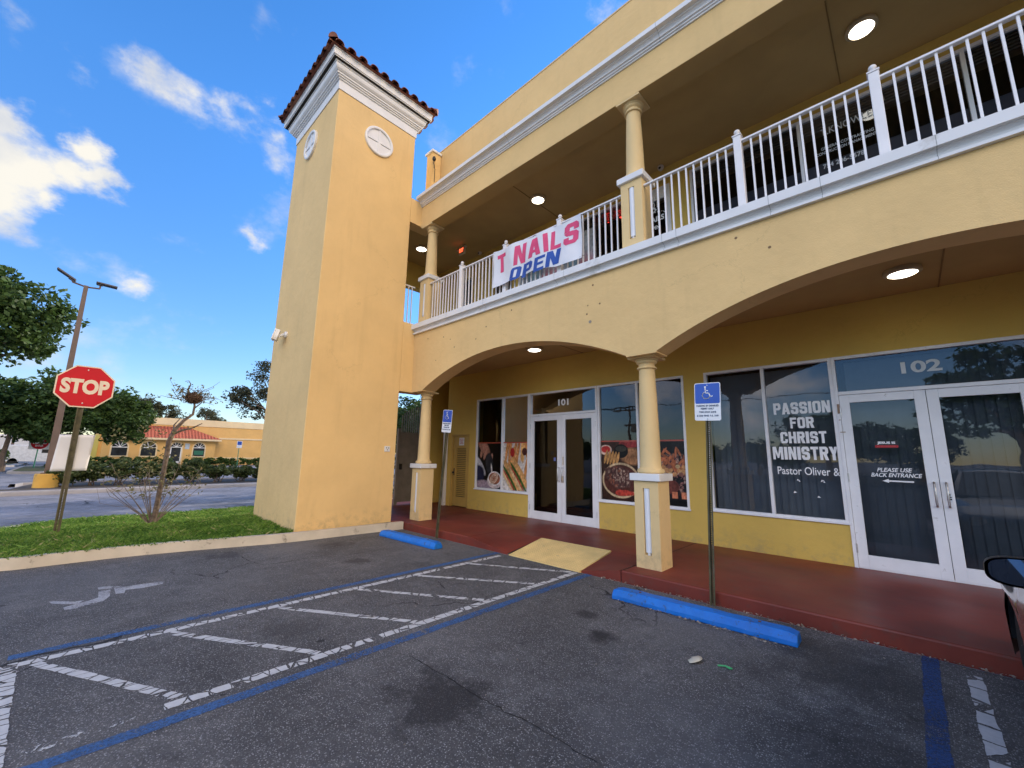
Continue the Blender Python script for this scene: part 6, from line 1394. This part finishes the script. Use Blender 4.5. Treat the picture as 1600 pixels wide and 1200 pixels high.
# parked vehicles glimpsed under the trees: simple but real bodies
def vehicle(name, label, cat, x, y, length, w, h, mat_, van=False):
    t_ = thing(name, label, cat, (x, y, 0)); L2 = length/2
    out_ = [(-L2, .3), (-L2, .75), (-L2*.96, .85)]+([(-L2*.95, h*.98), (L2*.45, h), (L2*.75, h*.55), (L2, h*.48), (L2, .3)] if van else [(-L2*.6, .9), (-L2*.38, h), (L2*.15, h), (L2*.48, .92), (L2*.95, .78), (L2, .3)])
    mb = MB(); mb.prism([(y+a, z) for a, z in out_], 'x', x-w/2, x+w/2); mb.build('body', mat_, t_, bevel=.06, seg=3)
    mb = MB(); g0 = [(-L2*.52, .95), (-L2*.35, h-.1), (L2*.12, h-.1), (L2*.40, .95)] if not van else [(L2*.1, h*.6), (L2*.1, h*.9), (L2*.42, h*.9), (L2*.62, h*.6)]
    mb.prism([(y+a, z) for a, z in g0], 'x', x-w/2-.008, x+w/2+.008); mb.build('side_window', M_black, t_)
    for yy in (-L2*.62, L2*.62):
        for xx in (-w/2+.1, w/2-.1): mb = MB(); mb.lathe([(0, -.1), (.3, -.1), (.33, -.06), (.33, .06), (.3, .1), (0, .1)], (x+xx, y+yy, .33), 20, 'x'); mb.build('wheel', M_black, t_, smooth=True)
vehicle('parked_van', 'white van glimpsed behind the do-not-enter sign', 'van', -62, -2.2, 4.8, 1.9, 1.9, simple('white_van_paint', (.72, .74, .76), .3), True)
vehicle('parked_car', 'grey-blue car seen at the left edge beyond the hedges', 'car', -62, -6.6, 4.4, 1.8, 1.45, simple('grey_blue_car_paint', (.30, .36, .46), .3))
# plain white building deep on the left
wb = thing('white_building', 'pale building deep behind the trees at the left edge', 'building', (-95, -8, 0)); mb = MB(); mb.box(-105, -95, -30, 4, 0, 3.2); mb.build('wall', stucco('pale_stucco', (.55, .56, .56)), wb)
mb = MB(); mb.box(-105.2, -94.8, -30.2, 4.2, 3.2, 3.5); mb.build('roof', M_white, wb); mb = MB(); mb.box(-94.99, -94.9, -12, -8, .8, 2.4); mb.build('window', M_black, wb)

# gate and picket fence beside the arcade
M_gate = simple('weathered_grey_gate', (.22, .20, .175), .7, var=.15, scale=5)
gt = thing('metal_gate', 'grey barred metal gate with arched top behind the corner column', 'gate', (-10.96, 6.9, SZ)); XG = -10.98
mb = MB(); mb.box(XG-.04, XG+.04, 6.62, 6.70, SZ, 2.35); mb.box(XG-.04, XG+.04, 7.40, 7.48, SZ, 3.7); mb.box(XG-.02, XG+.02, 6.70, 7.40, SZ+.08, SZ+.14); mb.box(XG-.02, XG+.02, 6.70, 7.40, 1.1, 1.18); mb.box(XG-.02, XG+.02, 6.70, 7.40, 2.2, 2.25); mb.build('frame', M_gate, gt)
for k in range(9):
    yy = 6.75+k*.075; zt = 2.6+.45*math.sin((k+1)/10*math.pi*.5+.2); mb = MB(); mb.box(XG-.012, XG+.012, yy-.012, yy+.012, SZ+.1, zt); mb.build('bar', M_gate, gt)
mb = MB(); mb.box(XG-.01, XG+.01, 6.70, 7.40, SZ+.14, 2.2); mb.build('mesh_panel', M_gate, gt); mb = MB(); mb.box(XG+.011, XG+.05, 6.72, 6.80, 1.15, 1.32); mb.build('lock_box', M_black, gt)
pk = thing('picket_fence', 'pale picket fence seen through the opening beside the tower', 'fence', (-14.4, 8.5, 0)); mb = MB()
mb.box(-14.42, -14.38, 5.5, 13.5, 1.55, 1.63); mb.box(-14.42, -14.38, 5.5, 13.5, .3, .38); mb.build('rail', M_rail, pk)
mb = MB(); y = 5.6
while y < 13.4: mb.box(-14.37, -14.34, y, y+.07, .15, 1.85); y += .17
mb.build('pickets', M_rail, pk)
clipped('green hedge behind the picket fence', -15.2, 6, 13.5, 1.6, 70, per=80, size=.12)

# ================================================================== THE SILVER CAR
CX = 1.305; car = thing('parked_car', 'silver grey car parked at the right edge, only mirror and front wing in view', 'car', (CX, 3.2, 0))
M_car, t, b = newmat('silver_car_paint'); b.inputs['Base Color'].default_value = (.26, .265, .275, 1); b.inputs['Metallic'].default_value = .75; b.inputs['Roughness'].default_value = .28; b.inputs['Coat Weight'].default_value = 1; b.inputs['Coat Roughness'].default_value = .04
nn3 = tex(t, 'noise', 700, 1); t.links.new(ramp(t, nn3.outputs['Fac'], [(.4, (.10, .102, .108)), (.6, (.15, .152, .158))]), b.inputs['Base Color'])
M_tyre = simple('tyre_rubber', (.018, .018, .019), .85, var=.2, scale=30, bmp=.003); M_alloy = simple('alloy_rim', (.45, .45, .47), .3, metal=.9); M_trim = simple('black_trim', (.012, .012, .014), .35)
Y0, Y1 = .80, 5.52; WF, WR = 4.62, 1.85; RW = .385
def halfw(y):
    u = (y-Y0)/(Y1-Y0); e = 1
    if u > .86: e = 1-.30*((u-.86)/.14)**2.6
    if u < .12: e = 1-.22*((.12-u)/.12)**2.2
    return .92*e
def topz(y):
    u = (y-Y0)/(Y1-Y0)
    return np.interp(u, [0, .03, .10, .22, .62, .72, .85, .95, .985, 1], [.70, .92, 1.0, 1.02, .98, .95, .87, .76, .66, .50])
ysn = sorted(set(list(np.linspace(Y0, Y1, 61))+[WF+RW*math.sin(a) for a in np.linspace(-1.57, 1.57, 21)]+[WR+RW*math.sin(a) for a in np.linspace(-1.57, 1.57, 21)]))
mb = MB(); NS = 9; rows = []
for y in ysn:
    zb = .20 if y < Y1-.1 else .24
    for w_ in (WF, WR):
        if abs(y-w_) < RW: zb = max(zb, .33+math.sqrt(RW*RW-(y-w_)**2))
    zt = topz(y); hw = halfw(y); zb = min(zb, zt-.05); row = []
    for k in range(NS):
        u = k/(NS-1); z = zb+(zt-.06-zb)*u; zz = (z-.2)/(zt-.2); row.append((hw*(1-.015*(1-zz)**2-.10*max(0, zz-.55)**1.6*1.4)+.012*math.exp(-((z-.72)/.05)**2), z))
    row.append((hw*.90, zt-.02)); row.append((hw*.80, zt+.004)); row.append((hw*.45, zt+.03)); row.append((0, zt+.038)); rows.append((y, row))
for s_ in (-1, 1):
    n0 = len(mb.v); K = len(rows[0][1])
    for y, row in rows:
        for w_, z in row: mb.v.append((CX+s_*w_, y, z))
    for i in range(len(rows)-1):
        for k in range(K-1): mb.f.append((n0+i*K+k, n0+(i+1)*K+k, n0+(i+1)*K+k+1, n0+i*K+k+1))
    mb.f.append(tuple(n0+k for k in range(K))+((n0,) if False else ())); 
    e = n0+(len(rows)-1)*K; mb.f.append(tuple(e+k for k in range(K)))
body = mb.build('body', [M_car, M_trim], car, weld=True, smooth=True)
for f_ in body.data.polygons:
    c_ = f_.center+Vector(ORG[body])
    if c_.z < .40 and (c_.y > WF+RW-.02): f_.material_index = 1
mb = MB(); mb.box(CX-.80, CX+.80, Y0+.15, Y1-.25, .18, .62); mb.build('underbody', M_trim, car)
# cabin
cab = [(1.15, 1.0, .78), (1.75, 1.40, .64), (2.6, 1.47, .62), (3.1, 1.43, .63), (3.95, .97, .80)]
mb = MB()
for s_ in (-1, 1):
    n0 = len(mb.v)
    for y, z, w_ in cab: mb.v += [(CX+s_*.86, y, .95), (CX+s_*w_, y, z), (CX, y, z+.03)]
    for i in range(len(cab)-1):
        for k in range(2): mb.f.append((n0+i*3+k, n0+i*3+3+k, n0+i*3+4+k, n0+i*3+k+1))
mb.build('cabin', M_car, car, weld=True, smooth=True)
M_carglass = simple('car_glass', (.015, .02, .025), .05, var=.1)
for s_ in (-1, 1):
    mb = MB(); mb.face([(CX+s_*.855, 1.55, 1.02), (CX+s_*.855, 3.72, 1.01), (CX+s_*.665, 3.02, 1.40), (CX+s_*.665, 1.85, 1.37)]); mb.build('side_window', M_carglass, car)
mb = MB(); mb.face([(CX-.74, 3.93, 1.01), (CX+.74, 3.93, 1.01), (CX+.58, 3.17, 1.44), (CX-.58, 3.17, 1.44)]); mb.build('windscreen', M_carglass, car)
def wheel(x, y, s_):
    mb = MB(); mb.lathe([(.20, -.10), (.29, -.105), (.325, -.085), (.335, -.05), (.335, .05), (.325, .085), (.29, .105), (.20, .10)], (x, y, .335), 40, 'x'); tt = mb.build('tyre', M_tyre, w0_ := _link(bpy.data.objects.new('wheel', None)), smooth=True) if False else None
    return mb
for x, s_ in ((CX-.775, -1), (CX+.775, 1)):
    for y in (WF, WR):
        mb = MB(); mb.lathe([(.205, -.10), (.29, -.108), (.325, -.085), (.335, -.05), (.335, .05), (.325, .085), (.29, .108), (.205, .10)], (x, y, .335), 40, 'x'); wh = mb.build('wheel', M_tyre, car, smooth=True)
        mb = MB()
        for k in range(10): a = k*math.pi/5; mb.tube([(x+s_*.075, y+.05*math.cos(a), .335+.05*math.sin(a)), (x+s_*.085, y+.205*math.cos(a), .335+.205*math.sin(a))], .016, 6)
        mb.lathe([(0, .0), (.06, .0), (.05, .02*s_), (0, .025*s_)], (x+s_*.07, y, .335), 16, 'x'); mb.lathe([(.20, -.09), (.208, -.09), (.208, .09), (.20, .09)], (x, y, .335), 36, 'x'); mb.build('rim', M_alloy, wh, smooth=True)
# arch lining so the wheel sits in the dark
for s_ in (-1, 1):
    for y in (WF, WR):
        mb = MB(); n0 = 0
        for i in range(17):
            a = math.pi*i/16
            for xx in (CX+s_*.90, CX+s_*.55): mb.v.append((xx, y+(RW-.004)*math.cos(a), .33+(RW-.004)*math.sin(a)))
        for i in range(16): mb.f.append((2*i, 2*i+1, 2*i+3, 2*i+2))
        mb.build('wheel_arch', M_trim, car)
# mirrors
for s_ in (-1, 1):
    mx0 = CX+s_*.80; my = 3.45; mb = MB(); cx_ = CX+s_*.935
    V0 = []; rings = []
    for t_, sy, sz, sx in ((-.050, 1, 1, 1), (-.02, 1.04, 1.06, 1), (.03, .95, .95, .97), (.08, .70, .66, .88), (.115, .35, .3, .6)):
        rg = []
        for k in range(28):
            a = 2*math.pi*k/28; ca, sa = math.cos(a), math.sin(a); px = abs(ca)**.5*math.copysign(1, ca)*.150*sx; pz = abs(sa)**.55*math.copysign(1, sa)*.074*sz*(1-.18*s_*(-1)*math.copysign(1, ca)*abs(ca)*-1)
            rg.append((cx_+px, my+t_, 1.055+pz))
        rings.append(rg)
    for rg in rings: mb.v += rg
    for i in range(4):
        for k in range(28): mb.f.append((i*28+k, i*28+(k+1) % 28, (i+1)*28+(k+1) % 28, (i+1)*28+k))
    mb.f.append(tuple(4*28+k for k in range(28)))
    mo = mb.build('side_mirror', M_trim, car, smooth=True)
    mb = MB(); mb.v = [(cx_+(p[0]-cx_)*.90, my-.040, 1.055+(p[2]-1.055)*.88) for p in rings[0]]; mb.f = [tuple(range(28))]; mb.build('mirror_glass', simple('mirror_glass', (.10, .13, .19), .03, metal=1, var=.02), mo)
    mb = MB(); mb.tube([(CX+s_*.84, my+.06, .97), (CX+s_*.93, my+.04, 1.0)], .03, 8); mb.build('mirror_arm', M_trim, mo)
    mb = MB(); n0 = len(mb.v)                                            # headlamp wrapped on the corner
    mb.lathe([(0, -.02), (.09, -.01), (.10, .02), (0, .05)], (CX+s_*.62, Y1-.10, .66), 18, 'y'); mb.build('headlight', simple('headlamp_lens', (.6, .62, .65), .1), car, smooth=True)

# ================================================================== LITTER
lt = thing('paper_cup', 'crushed cream paper cup lying on the asphalt', 'litter', (-1.46, 3.66, 0)); mb = MB()
for j in range(4):
    for i in range(7): a = math.radians(-60+i*20); r0 = .05+.025*j; mb.v.append((-1.50+r0*math.cos(a), 3.68+r0*math.sin(a)*.8, .006+.018*math.sin(i/6*math.pi)+.002*j))
for j in range(3):
    for i in range(6): q = j*7+i; mb.f.append((q, q+1, q+8, q+7))
o = mb.build('cup', simple('cream_paper', (.72, .66, .50), .6), lt, smooth=True); so = o.modifiers.new('t', 'SOLIDIFY'); so.thickness = .003
gs = thing('plastic_straw_piece', 'bright green plastic scrap on the asphalt by the paper cup', 'litter', (-1.22, 3.74, 0)); mb = MB(); mb.tube([(-1.27, 3.72, .008), (-1.22, 3.745, .012), (-1.17, 3.74, .008)], .006, 6); mb.face([(-1.22, 3.73, .012), (-1.18, 3.715, .009), (-1.17, 3.745, .014)]); mb.build('scrap', simple('green_plastic', (.06, .45, .16), .4), gs)
# dead leaves and grit gathered along the foot of the walkway
rng = np.random.default_rng(9); n = 760; x = rng.uniform(-3.2, 1.6, n); y = 5.185-np.abs(rng.normal(size=n))*.045; s = rng.uniform(.006, .022, n)
k2 = rng.random(n) < .35; y[k2] = 4.5-np.abs(rng.normal(size=k2.sum()))*.03+.02; x[k2] = rng.uniform(-2.65, -.9, k2.sum())
x[560:] = rng.uniform(-8.3, 1.4, 200); y[560:] = rng.uniform(.4, 5.1, 200); s[560:] *= .55; x[560:620] = -8.28+.10*rng.random(60); y[560:620] = rng.uniform(2.6, 5.0, 60)
a = rng.normal(size=(n, 3)); a[:, 2] *= .3; a /= np.linalg.norm(a, axis=1, keepdims=True); b2 = np.cross(a, [0, 0, 1]+rng.normal(size=(n, 3))*.3); b2 /= np.linalg.norm(b2, axis=1, keepdims=True)
p = np.stack([x, y, .004+s*.4], 1); Q = np.stack([p-a*s[:, None], p+b2*s[:, None]*.5, p+a*s[:, None], p-b2*s[:, None]*.5], 1)
d = quads('leaf_litter', Q, leafmat('dead_leaves', (.12, .075, .04), (.48, .42, .33), .1), None, rng.random(n)); tag(d, 'dead leaves and grit scattered on the asphalt and along the red walkway', 'litter', kind='stuff')
for i, (x, y) in enumerate(((-.55, 4.9), (-.3, 4.8), (-1.95, 5.05), (.02, 4.75), (-2.9, 1.6), (-2.35, 2.4))):
    pass

# ================================================================== BEHIND THE CAMERA (mirrored in the shop windows)
tree('dark oak across the lot behind the viewer, mirrored in the door of 102', (5.2, -25, 0), 3, .3, [(5.2, -25, 6.6, 3.4, 2.6, 2.6), (3.0, -24, 5.0, 2.2, 2, 1.8), (7.5, -25, 6.2, 2.6, 2, 2.2)], 150, .8, 70, .34, 81)
tree('round oak behind the viewer, mirrored in the left pane of 102', (-5.0, -28, 0), 2.4, .25, [(-5.4, -28, 3.9, 2.8, 2, 1.7), (-2.5, -29, 3.2, 2.4, 2, 1.2)], 100, .7, 70, .34, 82)
tree('low oak behind the viewer, mirrored right of the ministry lettering', (.6, -34, 0), 2, .2, [(.6, -34, 3.0, 2.6, 2, 1.4), (-1.8, -35, 2.7, 2, 2, 1.1)], 80, .7, 60, .34, 83)
for k, (x, y, z, rr) in enumerate(((-12, -36, 2.2, 3.5), (-19, -37, 2.4, 3), (-27, -36, 2.0, 3.5), (-34, -33, 2.6, 3), (13, -30, 3.4, 3))):
    tree('one of the treetops in the row behind the viewer, number %s along the row' % ('first', 'second', 'third', 'fourth', 'last')[k] if False else ('treetop mirrored low in the panes of 101, in the row behind the viewer'), (x, y, 0), 1.2, .2, [(x, y, z, rr, 1.8, 1.3), (x+2.5, y, z*.9, 2, 1.5, 1)], 60, .7, 50, .36, 90+k, group='tree row behind the viewer')
up = thing('utility_pole', 'wooden utility pole behind the viewer, mirrored in the right window of 101', 'utility pole', (-21.35, -25, 0)); mb = MB(); mb.tube([(-21.35, -25, 0), (-21.35, -25, 7.0)], [.17, .12], 10); mb.build('pole', M_bark, up)
mb = MB(); mb.box(-23.2, -19.4, -25.05, -24.93, 6.6, 6.72); mb.box(-22.0, -20.6, -25.05, -24.93, 4.9, 5.15)
for x in (-23, -22.4, -21.9, -21, -20.3, -19.6): mb.box(x-.05, x+.05, -25.05, -24.95, 6.72, 6.95)
mb.build('crossarm', M_bark, up)
mb = MB(); mb.lathe([(0, -.4), (.25, -.4), (.25, .4), (0, .4)], (-20.9, -25.1, 4.6), 14)
mb.build('transformer', M_gate, up)
for k in range(3): mb = MB(); x = -22.9+k*1.6; mb.tube([(x-60, -25-6, 7.4), (x-30, -25-3, 6.6), (x, -25, 6.95), (x+30, -22, 6.5), (x+60, -19, 7.2)], .025, 5); mb.build('wire', M_black, up)
